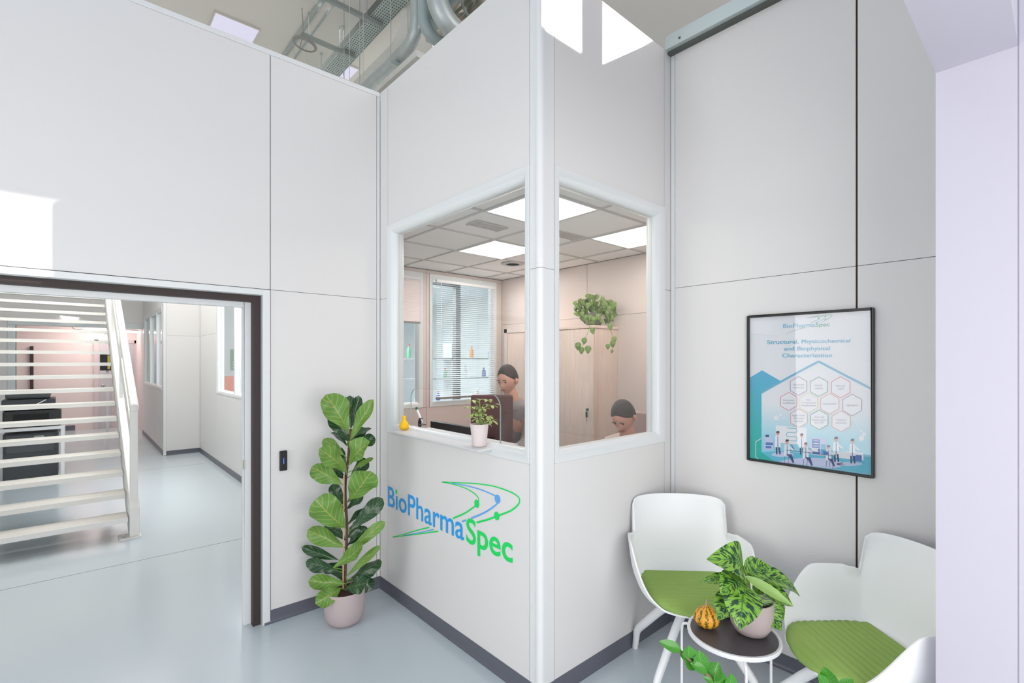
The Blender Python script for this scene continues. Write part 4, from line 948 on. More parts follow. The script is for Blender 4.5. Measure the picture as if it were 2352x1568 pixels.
e = cr.color_ramp.elements; e[0].position = 0.0; e[0].color = (*s2l(120, 205, 228), 1); e[1].position = 0.40; e[1].color = (*s2l(232, 234, 238), 1); k_ = e.new(0.20); k_.color = (*s2l(170, 220, 235), 1)
part('poster_print', q, paper, t)
TEAL = mat('print_teal', s2l(20, 178, 196), 0.6); nt = TEAL.node_tree; tc = nt.nodes.new('ShaderNodeTexCoord'); sp = nt.nodes.new('ShaderNodeSeparateXYZ'); nt.links.new(tc.outputs['Object'], sp.inputs[0])
cr = nt.nodes.new('ShaderNodeValToRGB'); nt.links.new(mnode(nt, 'DIVIDE', sp.outputs[2], 0.79), cr.inputs[0]); nt.links.new(cr.outputs[0], nt.nodes['Principled BSDF'].inputs['Base Color'])
e = cr.color_ramp.elements; e[0].position = 0.1; e[0].color = (*s2l(10, 180, 168), 1); e[1].position = 0.62; e[1].color = (*s2l(92, 180, 218), 1)
mats_p = [TEAL, mat('print_sky', s2l(110, 182, 212), 0.6), mat('print_white', s2l(236, 238, 242), 0.6), mat('print_navy', s2l(58, 74, 120), 0.6), mat('print_blue', s2l(78, 120, 190), 0.6), mat('print_lilac', s2l(198, 206, 236), 0.6), mat('print_skin', s2l(230, 160, 140), 0.6), mat('print_dark', s2l(52, 52, 74), 0.6), mat('print_cyan', s2l(92, 190, 216), 0.6)]
q = MB()
PP = lambda pl, mi, l=1: q.poly([P6(max(x, 122), min(y, 1337 + 0.1276 * x), l) for x, y in pl], mi)
PP([(122, 660), (225, 598), (385, 690), (232, 780), (220, 800), (220, 1300), (330, 1375), (122, 1355)], 0)
ribbon(q, [P6(220, 790, 2), P6(465, 652, 2), P6(710, 522, 2)], 0.010, 0.010, NX, 1); ribbon(q, [P6(710, 522, 2), P6(930, 637, 2), P6(1172, 762, 2)], 0.010, 0.010, NX, 1)
ribbon(q, [P6(220, 1182, 2), P6(172, 1210, 2)], 0.003, 0.003, NX, 2); ribbon(q, [P6(172, 1210, 2), P6(172, 1340, 2)], 0.003, 0.003, NX, 2); ribbon(q, [P6(172, 1340, 2), P6(195, 1360, 2)], 0.003, 0.003, NX, 2)
def ell(x, y, a, b, mi, l=2): PP([(x + a * math.cos(k * PI / 12), y + b * math.sin(k * PI / 12)) for k in range(24)], mi, l)
PP([(220, 1300), (330, 1375), (600, 1407), (1175, 1490), (1175, 1340), (700, 1330), (400, 1290)], 8, 1)
ell(400, 1320, 95, 20, 5); ell(640, 1400, 290, 52, 5); ell(975, 1400, 110, 18, 5)
PP([(342, 1068), (608, 1090), (608, 1240), (342, 1215)], 2, 2)
for k in range(4):
    yy = 1092 + k * 36; ribbon(q, [P6(440, yy, 3), P6(520, yy + 5, 3)], 0.003, 0.003, NX, 1)
    xx = 526 if k % 2 == 0 else 434; ribbon(q, [P6(520 if k % 2 == 0 else 440, yy + 4, 3), P6(xx, yy + 20, 3), P6(520 if k % 2 == 0 else 440, yy + 36, 3)], 0.003, 0.003, NX, 1)
PP([(245, 1170), (300, 1170), (322, 1205), (322, 1280), (245, 1280)], 5, 2); PP([(256, 1215), (320, 1218), (320, 1240), (256, 1238)], 4, 3); PP([(256, 1245), (305, 1248), (305, 1268), (256, 1266)], 4, 3); PP([(255, 1150), (285, 1150), (285, 1170), (255, 1170)], 3, 2)
PP([(640, 1172), (780, 1185), (780, 1330), (640, 1320)], 5, 2); PP([(655, 1188), (720, 1192), (720, 1320), (655, 1312)], 4, 3)
for k in range(5): PP([(665, 1198 + k * 22), (712, 1201 + k * 22), (712, 1207 + k * 22), (665, 1204 + k * 22)], 2, 4)
PP([(730, 1230), (775, 1234), (775, 1320), (730, 1316)], 1, 3)
PP([(840, 1290), (1095, 1305), (1095, 1370), (840, 1345)], 2, 2); PP([(1000, 1320), (1080, 1326), (1080, 1380), (1000, 1372)], 4, 3)
def scientist(x, y, h_, sit=False, hairm=7):
    s_ = h_ / 200.0
    ell(x, y - 178 * s_, 13 * s_, 17 * s_, 6, 5); PP([(x - 15 * s_, y - 180 * s_), (x - 10 * s_, y - 200 * s_), (x + 12 * s_, y - 200 * s_), (x + 15 * s_, y - 184 * s_)], hairm, 6)
    PP([(x - 22 * s_, y - 158 * s_), (x + 20 * s_, y - 158 * s_), (x + 27 * s_, y - 60 * s_), (x - 27 * s_, y - 62 * s_)], 2, 5)
    PP([(x + 14 * s_, y - 152 * s_), (x + 24 * s_, y - 140 * s_), (x + 60 * s_, y - 112 * s_), (x + 54 * s_, y - 102 * s_), (x + 14 * s_, y - 128 * s_)], 2, 6)
    PP([(x - 2 * s_, y - 155 * s_), (x + 3 * s_, y - 155 * s_), (x + 4 * s_, y - 62 * s_), (x - 3 * s_, y - 62 * s_)], 4, 6)
    if sit:
        PP([(x - 10 * s_, y - 75 * s_), (x + 40 * s_, y - 70 * s_), (x + 62 * s_, y), (x + 46 * s_, y), (x + 22 * s_, y - 45 * s_)], 3, 6)
        for e in (-18, 14): ribbon(q, [P6(x + e * s_, y - 55 * s_, 5), P6(x + (e - 4) * s_, y + 8 * s_, 5)], 0.0016, 0.0016, NX, 3)
    else:
        PP([(x - 18 * s_, y - 64 * s_), (x - 4 * s_, y - 64 * s_), (x - 2 * s_, y), (x - 16 * s_, y)], 3, 4); PP([(x + 3 * s_, y - 64 * s_), (x + 18 * s_, y - 64 * s_), (x + 26 * s_, y), (x + 12 * s_, y)], 3, 4)
scientist(360, 1318, 200); scientist(440, 1390, 200, True); scientist(565, 1320, 180); scientist(600, 1415, 200, True); scientist(795, 1420, 180, True); scientist(860, 1382, 215); scientist(1000, 1395, 210)
ribbon(q, [P6(425, 1282, 8), P6(640, 1305, 8), P6(850, 1333, 8)], 0.0022, 0.0022, NX, 3); ribbon(q, [P6(832, 1330, 8), P6(832, 1445, 8)], 0.0016, 0.0016, NX, 3)
PP([(745, 1290), (790, 1295), (795, 1322), (755, 1316)], 4, 7); PP([(650, 1260), (705, 1266), (705, 1298), (650, 1292)], 2, 7); ribbon(q, [P6(475, 1235, 7), P6(498, 1275, 7)], 0.004, 0.004, NX, 4)
for x, y, r in ((348, 1005, 24), (385, 978, 12), (412, 1005, 8), (1078, 1180, 26), (1100, 1145, 16), (1078, 1118, 9)): PP([(x + r * math.sin(k * PI / 3), y - r * math.cos(k * PI / 3)) for k in range(6)], 2, 2)
part('illustration', q, mats_p, t)
q = MB(); hm = [mat('hex_purple', s2l(150, 110, 160), 0.6), mat('hex_green', s2l(40, 150, 110), 0.6), mat('hex_red', s2l(220, 90, 110), 0.6), mat('hex_yellow', s2l(235, 215, 150), 0.6), mat('hex_orange', s2l(235, 150, 130), 0.6)]
hexes = [(538, 732, 80, 0, ('Amino acid', 'sequencing')), (712, 738, 84, 1, ('Peptide', 'mapping')), (900, 743, 90, 2, ('Molecular', 'weight')), (454, 865, 78, 2, ('Extinction', 'coefficient')), (625, 875, 84, 3, ('Post', 'Translational', 'Modifications')), (806, 884, 88, 4, ('Glycosylation',)), (998, 895, 92, 0, ('Aggregation',)), (541, 1008, 80, 4, ('Higher Order', 'Structure', 'analysis')), (716, 1022, 84, 1, ('Host Cell', 'Protein analysis', 'by LC-MS')), (903, 1035, 88, 4, ('Oxidation', 'and purity'))]
tx = MB()
for x, y, r, ci, words in hexes:
    pts = [(x + r * math.sin(k * PI / 3) * 1.02, y - r * math.cos(k * PI / 3)) for k in range(7)]
    q.poly([P6(a, b, 3) for a, b in pts[:-1]], 5)
    for k in range(6): ribbon(q, [P6(*pts[k], 4), P6(*pts[k + 1], 4)], 0.0022, 0.0022, NX, ci)
    for i, wd_ in enumerate(words):
        yy = y + (i - (len(words) - 1) / 2) * 24 + 7; ww = min(9.2 * len(wd_), r * 1.45)
        add_text(tx, wd_, lambda a, b_, y0, y1, x=x, yy=yy, ww=ww: P6(x - ww / 2 + ww * a, yy - b_ * 20, 6), 0)
part('hexagons', q, hm + [mat('print_white', None)] if False else hm + [MATS['print_white']], t); part('hexagon_text', tx, mat('print_grey_text', s2l(150, 152, 165), 0.6), t)
q = MB()
for wd_, xa, ya_, xb_, yb__, sz in (('Structural, Physicochemical', 268, 373, 982, 358, 46), ('and Biophysical', 413, 428, 808, 424, 46), ('Characterization', 398, 487, 826, 484, 46)):
    add_text(q, wd_, lambda a, b_, y0, y1: P6(xa + (xb_ - xa) * a, ya_ + (yb__ - ya_) * a - b_ * sz, 3), 0, 0.012)
part('heading', q, mat('print_heading_blue', s2l(98, 180, 208), 0.6), t)
q = MB(); add_text(q, 'BioPharma', lambda a, b_, y0, y1: P6(406 + (680 - 406) * a, 236 - 12 * a - b_ * 50, 3), 0); add_text(q, 'Spec', lambda a, b_, y0, y1: P6(684 + (806 - 684) * a, 224 - 4 * a - b_ * 50, 3), 1)
ribbon(q, [P6(605, 150, 3), P6(720, 132, 3), P6(820, 124, 3), P6(800, 150, 3), P6(740, 185, 3)], 0.001, 0.0018, NX, 1); ribbon(q, [P6(605, 150, 3), P6(690, 140, 3), P6(715, 155, 3), P6(640, 195, 3)], 0.001, 0.0018, NX, 1)
ribbon(q, [P6(690, 138, 3), P6(765, 136, 3), P6(750, 160, 3), P6(690, 190, 3)], 0.001, 0.0016, NX, 0); ribbon(q, [P6(425, 290, 3), P6(520, 250, 3), P6(600, 230, 3)], 0.0008, 0.0022, NX, 1)
for x, y in ((712, 155), (768, 135), (768, 160)): q.poly([P6(x + 6 * math.cos(k), y + 6 * math.sin(k), 4) for k in range(6)], 1)
part('poster_logo', q, [mat('print_logo_blue', s2l(110, 180, 215), 0.6), mat('print_logo_green', s2l(80, 170, 140), 0.6)], t)
q = MB(); q.box(XD - 0.0125, XD - 0.0115, y0p + fw * 0.7, y1p - fw * 0.7, z0p + fw * 0.7, z1p - fw * 0.7); part('glazing', q, glassmat('poster_acrylic', (0.99, 0.99, 0.99), 1.0), t)

# ------------------------------------------------------------------ ficus in the corner
fc = V((1.236, 2.935, 0.0)); t = thing('potted_fiddle_leaf_fig', 'tall fiddle-leaf fig in a mauve-grey pot in the corner', 'plant', fc)
pot(t, fc, [(0.062, 0), (0.085, 0.005), (0.108, 0.035), (0.119, 0.09), (0.122, 0.20), (0.121, 0.208), (0.115, 0.206), (0.113, 0.18)], MAUVE, 0.185, 0.113)
ZF = fc.x * LK[0] + fc.y * LK[1]
def pf(px, py, dz=0.0): return onZ(px, py, ZF + dz)
q = MB(); q.tube(smoothpts([pf(792, 1352), pf(794, 1290), pf(797, 1210), pf(793, 1120), pf(800, 1050), pf(806, 985)]), [0.0085] * 41, 8); part('stem', q, BARK, t, smooth=50)
q = MB(); q.tube([pf(788, 1352, -0.01), pf(790, 1090, -0.02)], 0.0045, 8); part('support_cane', q, mat('bamboo', s2l(205, 170, 130), 0.6), t)
LV = [(800, 990, 748, 906, 66, 0, -.06), (804, 1012, 858, 917, 34, 0, -.05), (812, 985, 824, 908, 26, 1, .02), (802, 1015, 760, 945, 42, 1, .05), (806, 985, 803, 908, 36, 1, .09),
      (797, 1085, 733, 1030, 52, 0, -.10), (803, 1066, 850, 1014, 56, 0, -.11), (815, 1018, 863, 1008, 32, 1, .04), (786, 1112, 715, 1072, 48, 0, -.06), (806, 1092, 846, 1056, 34, 1, .03),
      (803, 1148, 853, 1082, 66, 0, -.13), (793, 1212, 724, 1146, 74, 0, -.14), (806, 1216, 879, 1144, 40, 1, .0), (791, 1256, 706, 1217, 44, 0, -.06), (803, 1268, 884, 1197, 28, 0, -.04),
      (778, 1286, 692, 1256, 26, 1, .0), (765, 1303, 834, 1248, 36, 0, -.14), (795, 1324, 874, 1252, 20, 0, -.04), (782, 1312, 702, 1290, 34, 1, .0), (798, 1334, 877, 1289, 40, 1, .02),
      (793, 1340, 708, 1334, 36, 0, -.10), (793, 1352, 843, 1338, 42, 1, -.08), (783, 1350, 724, 1386, 42, 0, -.15), (820, 1325, 856, 1352, 36, 1, .04), (790, 1160, 762, 1112, 30, 1, .06),
      (802, 1250, 838, 1212, 34, 1, .05), (800, 1230, 822, 1195, 30, 1, .08), (795, 1060, 770, 1035, 36, 1, .07), (790, 1045, 742, 1008, 30, 0, .03), (810, 1080, 858, 1052, 16, 0, -.02), (790, 1290, 745, 1312, 26, 1, .05)]
q = MB(); random.seed(5)
pet = MB()
for bx, by, tx_, ty, wd_, mi, dz in LV:
    b = pf(bx, by, dz * 0.25); e_ = pf(tx_, ty, dz); s_ = ZF / F
    leaf(q, b, e_, wd_ * s_ * 1.25, TOCAM(e_) + V((random.uniform(-.5, .5), random.uniform(-.5, .5), random.uniform(-.2, .5))), random.uniform(-0.14, 0.10), random.uniform(-.5, .5), 'obov', mi, 18, 4, 0.24)
    pet.tube([pf(796, by + 6), b], 0.003, 6)
for k in range(16):
    py = random.uniform(960, 1330); sd = random.choice((-1, 1)); ln = random.uniform(32, 58)
    b = pf(797, py + 12, 0.01); e_ = pf(797 + sd * ln, py - random.uniform(5, 30), random.uniform(0.04, 0.14))
    leaf(q, b, e_, random.uniform(26, 38) * s_, TOCAM(e_) + V((random.uniform(-.7, .7), random.uniform(-.7, .7), .6)), 0.08, 0.3, 'obov', 1, 14, 4, 0.2)
part('foliage', q, [FIC_L, FIC_D], t, smooth=70); part('petioles', pet, STEM, t)

# ------------------------------------------------------------------ lounge chairs
PADM = mat('olive_green_fabric', s2l(150, 180, 92), 0.85, bump=0.4, scale=500)
def shell_z(a):        # wall height above the seat as a function of the angle from the back
    a = abs(a)
    def sm(e0, e1, x): x = max(0, min(1, (x - e0) / (e1 - e0))); return x * x * (3 - 2 * x)
    back = 0.40; arm = 0.23
    h_ = back + (arm - back) * sm(0.77, 0.89, a)
    if a > 1.15: h_ = arm * (1 - sm(1.45, 2.45, a))
    return h_
def make_chair():
    t = thing('lounge_chair', '-', 'chair')
    SZ = 0.44; n = 96; rows = 14; hw, hd = 0.246, 0.225
    q = MB()
    def rim(a, k=1.0):                                     # rounded-rectangle plan, a=0 back (-x), front +x
        c, s = -math.cos(a), math.sin(a); p = 3.6 if abs(a) < 1.7 else 2.6
        r = (abs(c) ** p + abs(s) ** p) ** (-1 / p); return V((c * r * hd * k, s * r * hw * k, 0))
    grid = []
    for i in range(n):
        a = -PI + 2 * PI * i / n; h_ = shell_z(a); base = rim(a); out = base.normalized(); col = []
        for r in (0.25, 0.55, 0.8, 0.93): col.append(base * r + V((0, 0, SZ - 0.012 + (0.004 if r > 0.9 else 0) - 0.03 * max(0, math.cos(PI - abs(a))) * r ** 3)))
        frontdrop = -0.03 * max(0, math.cos(PI - abs(a)))
        for k in range(1, rows + 1):
            u = k / rows; z = h_ * u; lean = (0.05 + 0.16 * (abs(math.cos(a)) ** 2 if abs(a) < 0.9 else 0.45)) * z
            roundc = 0.035 * (1 - math.exp(-6 * u * max(h_, 0.01) / 0.2)); wdn = 1.0
            if abs(a) < 1.02: zz_ = z; wdn = 1 - 0.10 * max(0, (u - 0.75) / 0.25) ** 2 * (abs(a) / 1.02) ** 2
            p = base * (0.97 + 0.0) * wdn + out * (roundc + lean); p.z = SZ + frontdrop + z
            if abs(a) < 0.86: p.z -= 0.055 * (abs(a) / 0.86) ** 9 * u
            col.append(p)
        grid.append(col)
    c0 = len(q.v); q.v.append(V((0, 0, SZ - 0.014))); R = len(grid[0])
    for col in grid: q.v.extend(col)
    for i in range(n):
        j = (i + 1) % n; A = c0 + 1 + i * R; B = c0 + 1 + j * R; q.face((c0, A, B))
        for k in range(R - 1): q.face((A + k, A + k + 1, B + k + 1, B + k))
    me = q.mesh('shell', SHELL, V((0, 0, 0)), 70); o = place('shell', me, t)
    so = o.modifiers.new('solid', 'SOLIDIFY'); so.thickness = 0.008; so.offset = 0; bv = o.modifiers.new('b', 'BEVEL'); bv.width = 0.003; bv.segments = 2; bv.limit_method = 'ANGLE'; bv.angle_limit = 1.0
    q = MB(); U, W_ = 88, 12; rows_ = []                      # ribbed cushion
    for i in range(U + 1):
        x = -hd * 0.90 + (hd * 1.93) * i / U; fx = (x + hd) / (2 * hd)
        hwid = hw * (0.93 if x < 0.05 else 0.93 * math.sqrt(max(0.0, 1 - ((x - 0.05) / (hd * 1.03 - 0.05)) ** 2.6)))
        rw = []
        for j in range(W_ + 1):
            v = -1 + 2 * j / W_; y = v * hwid; rib = 0.0045 * abs(math.sin(PI * i / 6.3)) ** 0.6 ; drop = -0.035 * max(0, (x - 0.10) / 0.13) ** 2
            rw.append(V((x, y, SZ + 0.010 + rib + drop - (0.010 if abs(v) > 0.97 else 0))))
        rows_.append(rw)
    for rw in rows_: q.v.extend(rw)
    w1 = W_ + 1
    for i in range(U):
        for j in range(W_): q.face((i * w1 + j, i * w1 + j + 1, (i + 1) * w1 + j + 1, (i + 1) * w1 + j))
    me = q.mesh('seat_pad', PADM, V((0, 0, 0)), 80); o = place('seat_pad', me, t); so = o.modifiers.new('solid', 'SOLIDIFY'); so.thickness = 0.014; so.offset = -1
    q = MB(); q.lathe([(0.05, 0.352), (0.06, 0.36), (0.09, 0.40), (0.095, 0.428)], (0, 0, 0), 24); q.box(-0.10, 0.10, -0.10, 0.10, 0.41, 0.428); place('seat_mount', q.mesh('seat_mount', WHITEM, V((0, 0, 0)), 40), t)
    for k in range(4):
        a = PI / 4 + k * PI / 2; d = V((math.cos(a), math.sin(a), 0)); q = MB()
        pts = smoothpts([d * 0.02 + V((0, 0, 0.372)), d * 0.12 + V((0, 0, 0.325)), d * 0.275 + V((0, 0, 0.16)), d * 0.318 + V((0, 0, 0.105)), d * 0.328 + V((0, 0, 0.05)), d * 0.335 + V((0, 0, 0.0))], 5)
        nn = len(pts); q.tube(pts, [0.026 - 0.010 * i / (nn - 1) for i in range(nn)], 12, sx=0.8); place('leg', q.mesh('leg', WHITEM, V((0, 0, 0)), 50), t)
    return t
def dup(root, loc, rz, label):
    r = root.copy(); COL.objects.link(r); r.location = loc; r.rotation_euler = (0, 0, rz); r['label'] = label
    for ch in list(root.children):
        c = ch.copy(); COL.objects.link(c); c.parent = r
    return r
ch = make_chair(); ch['group'] = 'white shell chairs with green seat pads'
ch2 = dup(ch, (2.33, 0.55, 0), math.radians(140), 'white shell chair with green pad cut off by the pillar at the right')
ch['label'] = 'white shell chair with green pad standing in the wall corner'; ch.location = (2.335, 1.255, 0); ch.rotation_euler = (0, 0, math.radians(225))

# ------------------------------------------------------------------ side table with its things
TZ = 0.45; tcn = onz(1684, 1453, TZ); TR = 0.182
t = thing('side_table', 'small round side table with dark top and white wire legs', 'table', (tcn.x, tcn.y, 0))
q = MB(); q.lathe([(TR - 0.012, -0.010), (TR - 0.012, 0.0), (0, 0.0)], (tcn.x, tcn.y, TZ), 64); part('table_top', q, mat('dark_laminate', s2l(72, 68, 72), 0.4), t, smooth=40)
q = MB(); q.lathe([(TR - 0.012, -0.014), (TR, -0.014), (TR + 0.002, -0.006), (TR, 0.003), (TR - 0.009, 0.004), (TR - 0.012, 0.0), (TR - 0.012, -0.014)], (tcn.x, tcn.y, TZ), 64); part('rim', q, WHITEM, t, smooth=60, label='white metal rim')
angs = []
for px, py in ((1566, 1440), (1714, 1560), (1771, 1530)):
    p = None
    for k in range(720):
        a = k * PI / 360; c_ = V((tcn.x + (TR + 0.03) * math.cos(a), tcn.y + (TR + 0.03) * math.sin(a), 0.3)); Zc = c_.x * LK[0] + c_.y * LK[1]; sx_ = CX + F * (c_.x * RT[0] + c_.y * RT[1]) / Zc
        if p is None or abs(sx_ - px) < p[0] - 1e-9:
            if px == 1714 and Zc > tcn.x * LK[0] + tcn.y * LK[1]: continue
            if px == 1566 and abs(sx_ - px) > 400: continue
            p = (abs(sx_ - px), a)
    angs.append(p[1])
for a in angs:
    d = V((math.cos(a), math.sin(a), 0)); q = MB(); o_ = V((tcn.x, tcn.y, 0))
    q.tube(smoothpts([o_ + d * (TR - 0.02) + V((0, 0, TZ - 0.016)), o_ + d * (TR + 0.015) + V((0, 0, TZ - 0.017)), o_ + d * (TR + 0.028) + V((0, 0, TZ - 0.035)), o_ + d * (TR + 0.03) + V((0, 0, TZ - 0.12)), o_ + d * (TR + 0.03) + V((0, 0, 0.0))], 5), 0.0055, 10)
    part('leg', q, WHITEM, t, smooth=50)
# dumb cane
pc = onz(1725, 1452, TZ); pc = V((pc.x, pc.y, TZ + 0.004)); t = thing('potted_dumb_cane', 'speckled green dumb cane in a mauve-grey pot on the side table', 'plant', pc)
pot(t, pc, [(0.045, 0), (0.062, 0.005), (0.080, 0.035), (0.086, 0.08), (0.086, 0.136), (0.085, 0.140), (0.080, 0.139), (0.079, 0.12)], MAUVE, 0.122, 0.079)
ZD = pc.x * LK[0] + pc.y * LK[1]
def pd(px, py, dz=0.0): return onZ(px, py, ZD + dz)
q = MB(); q.tube(smoothpts([pd(1718, 1400), pd(1722, 1365), pd(1716, 1325), pd(1710, 1310)]), 0.007, 8)
for a, b in (((1719, 1370), (1708, 1345)), ((1720, 1372), (1690, 1358)), ((1718, 1345), (1703, 1330)), ((1722, 1375), (1738, 1365)), ((1722, 1380), (1755, 1360)), ((1716, 1330), (1725, 1330)), ((1714, 1322), (1708, 1300))): q.tube([pd(*a), pd(*b, -0.01)], 0.004, 6)
part('stems', q, STEM, t, smooth=60)
DL_ = [(1708, 1322, 1622, 1284, 74, 0, -.03, .34, (0, 0, .0)), (1704, 1328, 1654, 1366, 50, 0, -.10, .12, None), (1702, 1333, 1609, 1336, 26, 0, .03, .1, None), (1708, 1343, 1699, 1447, 62, 0, -.16, .10, None),
       (1692, 1360, 1648, 1425, 46, 0, -.10, .08, None), (1710, 1322, 1824, 1393, 20, 1, -.12, .02, None), (1712, 1312, 1838, 1370, 38, 0, .03, .14, None), (1724, 1332, 1822, 1392, 46, 0, .0, .06, None),
       (1733, 1365, 1795, 1448, 42, 0, -.05, .08, None), (1756, 1360, 1800, 1424, 22, 0, .0, .16, None), (1712, 1322, 1770, 1300, 48, 0, .02, .12, None), (1728, 1352, 1758, 1352, 28, 0, -.02, .1, None), (1700, 1330, 1672, 1325, 36, 0, .06, .1, None)]
q = MB(); random.seed(9)
for bx, by, tx_, ty, wd_, mi, dz, bend, sag in DL_:
    b = pd(bx, by, dz * 0.3); e_ = pd(tx_, ty, dz); leaf(q, b, e_, wd_ * ZD / F * 1.25, TOCAM(e_) * 0.8 + V((0, 0, 0.7)) + V((random.uniform(-.15, .15), random.uniform(-.15, .15), 0)), bend, 0.25, 'lance', mi, 16, 4, 0.05)
part('foliage', q, [DIEF, DIEF_U], t, smooth=70)
# gourds
def stripemat(name, c1, c2, c3, n):
    m_ = mat(name, c1, 0.4); nt = m_.node_tree; tc = nt.nodes.new('ShaderNodeTexCoord'); sp = nt.nodes.new('ShaderNodeSeparateXYZ'); nt.links.new(tc.outputs['Object'], sp.inputs[0])
    at = mnode(nt, 'ARCTAN2', sp.outputs[1], sp.outputs[0]); st = mnode(nt, 'SINE', mnode(nt, 'MULTIPLY', at, n))
    nz = nt.nodes.new('ShaderNodeTexNoise'); nz.inputs['Scale'].default_value = 170; nt.links.new(tc.outputs['Object'], nz.inputs[0])
    v = mnode(nt, 'ADD', mnode(nt, 'MULTIPLY', st, 0.16), nz.outputs[0])
    cr = nt.nodes.new('ShaderNodeValToRGB'); e = cr.color_ramp.elements; e[0].position = 0.36; e[0].color = (*c3, 1); e[1].position = 0.42; e[1].color = (*c1, 1); k = e.new(0.62); k.color = (*c2, 1)
    nt.links.new(v, cr.inputs[0]); nt.links.new(cr.outputs[0], nt.nodes['Principled BSDF'].inputs['Base Color']); return m_
c = onz(1623, 1437, TZ + 0.003)
gourd('ornamental_gourd', (c.x, c.y, TZ + 0.0035), [(0.01, 0), (0.035, 0.004), (0.050, 0.022), (0.052, 0.040), (0.043, 0.060), (0.028, 0.075), (0.014, 0.086), (0.006, 0.090), (0.0, 0.091)], stripemat('orange_striped_rind', s2l(238, 150, 20), s2l(246, 180, 60), s2l(70, 90, 40), 10), 'squat orange striped gourd at the edge of the side table', 'gourd', 10, 0.10, (0.004, 0.022))
c = onz(1665, 1410, TZ + 0.004)
gourd('ornamental_gourd', (c.x, c.y, TZ + 0.004), [(0.01, 0), (0.03, 0.004), (0.038, 0.025), (0.032, 0.048), (0.018, 0.070), (0.012, 0.10), (0.010, 0.135), (0.006, 0.15), (0.0, 0.152)], stripemat('dark_green_striped_rind', s2l(44, 52, 36), s2l(225, 220, 160), s2l(30, 36, 28), 5), 'long-necked dark green and cream gourd behind the potted dumb cane', 'gourd', 8, 0.04, (0.004, 0.02), lean=(0.8, -1.4))

# ------------------------------------------------------------------ zz plant in the foreground below
zc = V((1.20, 0.42, 0)); t = thing('potted_zz_plant', 'glossy green zz plant whose fronds enter from the bottom edge', 'plant', zc)
pot(t, zc, [(0.09, 0), (0.10, 0.004), (0.125, 0.22), (0.12, 0.22), (0.118, 0.2)], mat('white_planter', s2l(225, 225, 225), 0.5), 0.20, 0.117)
ZZD = 1.55
def pz(px, py, dz=0.0): return onZ(px, py, ZZD + dz)
q = MB(); q.tube(smoothpts([zc + V((0, 0, 0.2)), pz(1720, 1680), pz(1640, 1568), pz(1600, 1530), pz(1560, 1495), pz(1535, 1480)]), [0.008] * 20 + [0.004] * 21, 8)
q.tube(smoothpts([zc + V((0.03, 0, 0.2)), pz(1900, 1700, 0), pz(1905, 1600, 0), pz(1898, 1560, 0)]), 0.005, 8); part('stems', q, mat('zz_stem', s2l(120, 110, 80), 0.6), t, smooth=60)
q = MB(); ZL = [(1566, 1495, 1514, 1472, 24, 0), (1580, 1512, 1582, 1482, 36, 0), (1600, 1535, 1572, 1512, 26, .01), (1585, 1515, 1560, 1496, 20, .01), (1610, 1545, 1605, 1492, 38, 0), (1625, 1545, 1585, 1522, 22, -.01), (1635, 1562, 1650, 1520, 38, 0), (1655, 1575, 1646, 1535, 30, 0), (1670, 1600, 1680, 1545, 34, 0), (1640, 1570, 1614, 1553, 12, -.01), (1680, 1620, 1700, 1570, 34, 0),
    (1915, 1580, 1893, 1530, 36, 0), (1900, 1582, 1878, 1548, 26, -.01), (1925, 1590, 1960, 1560, 26, .01), (1905, 1610, 1870, 1590, 28, 0)]
for bx, by, tx_, ty, wd_, dz in ZL: leaf(q, pz(bx, by, dz), pz(tx_, ty, dz), wd_ * (ZZD + dz) / F, TOCAM(pz(bx, by)) + V((random.uniform(-.4, .4), random.uniform(-.4, .4), .3)), 0.06, 0.25, 'oval', 0, 10, 3)
part('foliage', q, ZZ, t, smooth=70)

# ------------------------------------------------------------------ services above the booth
def duct(label, name, pts, r, matl, n=20, rings=(), sx=1.0):
    o_ = V(pts[0]); t = thing(name, label, 'duct', o_); q = MB(); q.tube(pts, r, n, sx=sx); part('pipe_run', q, matl, t, smooth=50)
    if rings:
        q = MB()
        for a, b in rings: q.tube([a, b], r * 1.06 if not isinstance(r, list) else r[0] * 1.06, n, sx=sx)
        part('joint_ring', q, GALV, t, smooth=50)
    return t
def elbow(p, d0, d1, R, k=7):     # arc from incoming direction d0 to outgoing direction d1 around corner p
    p = V(p); d0 = V(d0).normalized(); d1 = V(d1).normalized(); a = p - d0 * R; c_ = a + d1 * R
    return [c_ - d1 * R * math.cos(i / k * PI / 2) + d0 * R * math.sin(i / k * PI / 2) for i in range(k + 1)]
UPZ = 5.46
def riser_y(px, py, z, R, yend):
    p = onz(px, py, z); return [V((p.x, p.y, UPZ))] + elbow(p, (0, 0, -1), (0, 1, 0), R) + [V((p.x, yend, z))]
def riser_x(px, py, z, R, xend):
    p = onz(px, py, z); return [V((p.x, p.y, UPZ))] + elbow(p, (0, 0, -1), (1, 0, 0), R) + [V((xend, p.y, z))]
duct('slim galvanised riser bending along above the dividing wall', 'air_duct', riser_y(957, 92, 4.3, 0.18, 7.2), 0.055, GALV)
duct('grey insulated riser next to the slim galvanised one', 'air_duct', riser_x(973, 78, 4.25, 0.14, 2.6), 0.048, PIPE)
duct('wide silver riser curving towards the right behind the booth', 'air_duct', riser_x(1003, 48, 4.25, 0.22, 2.75), 0.085, GALV)
p = onz(932, 78, 4.95); duct('foil-wrapped rectangular duct dropping and running away from the viewer', 'air_duct', [V((p.x + 0.09, p.y, UPZ))] + elbow(p + V((0.09, 0, 0)), (0, 0, -1), (0, 1, 0), 0.3) + [V((p.x + 0.09, 8.5, 4.95))], 0.125, FOIL, 4, sx=1.0)
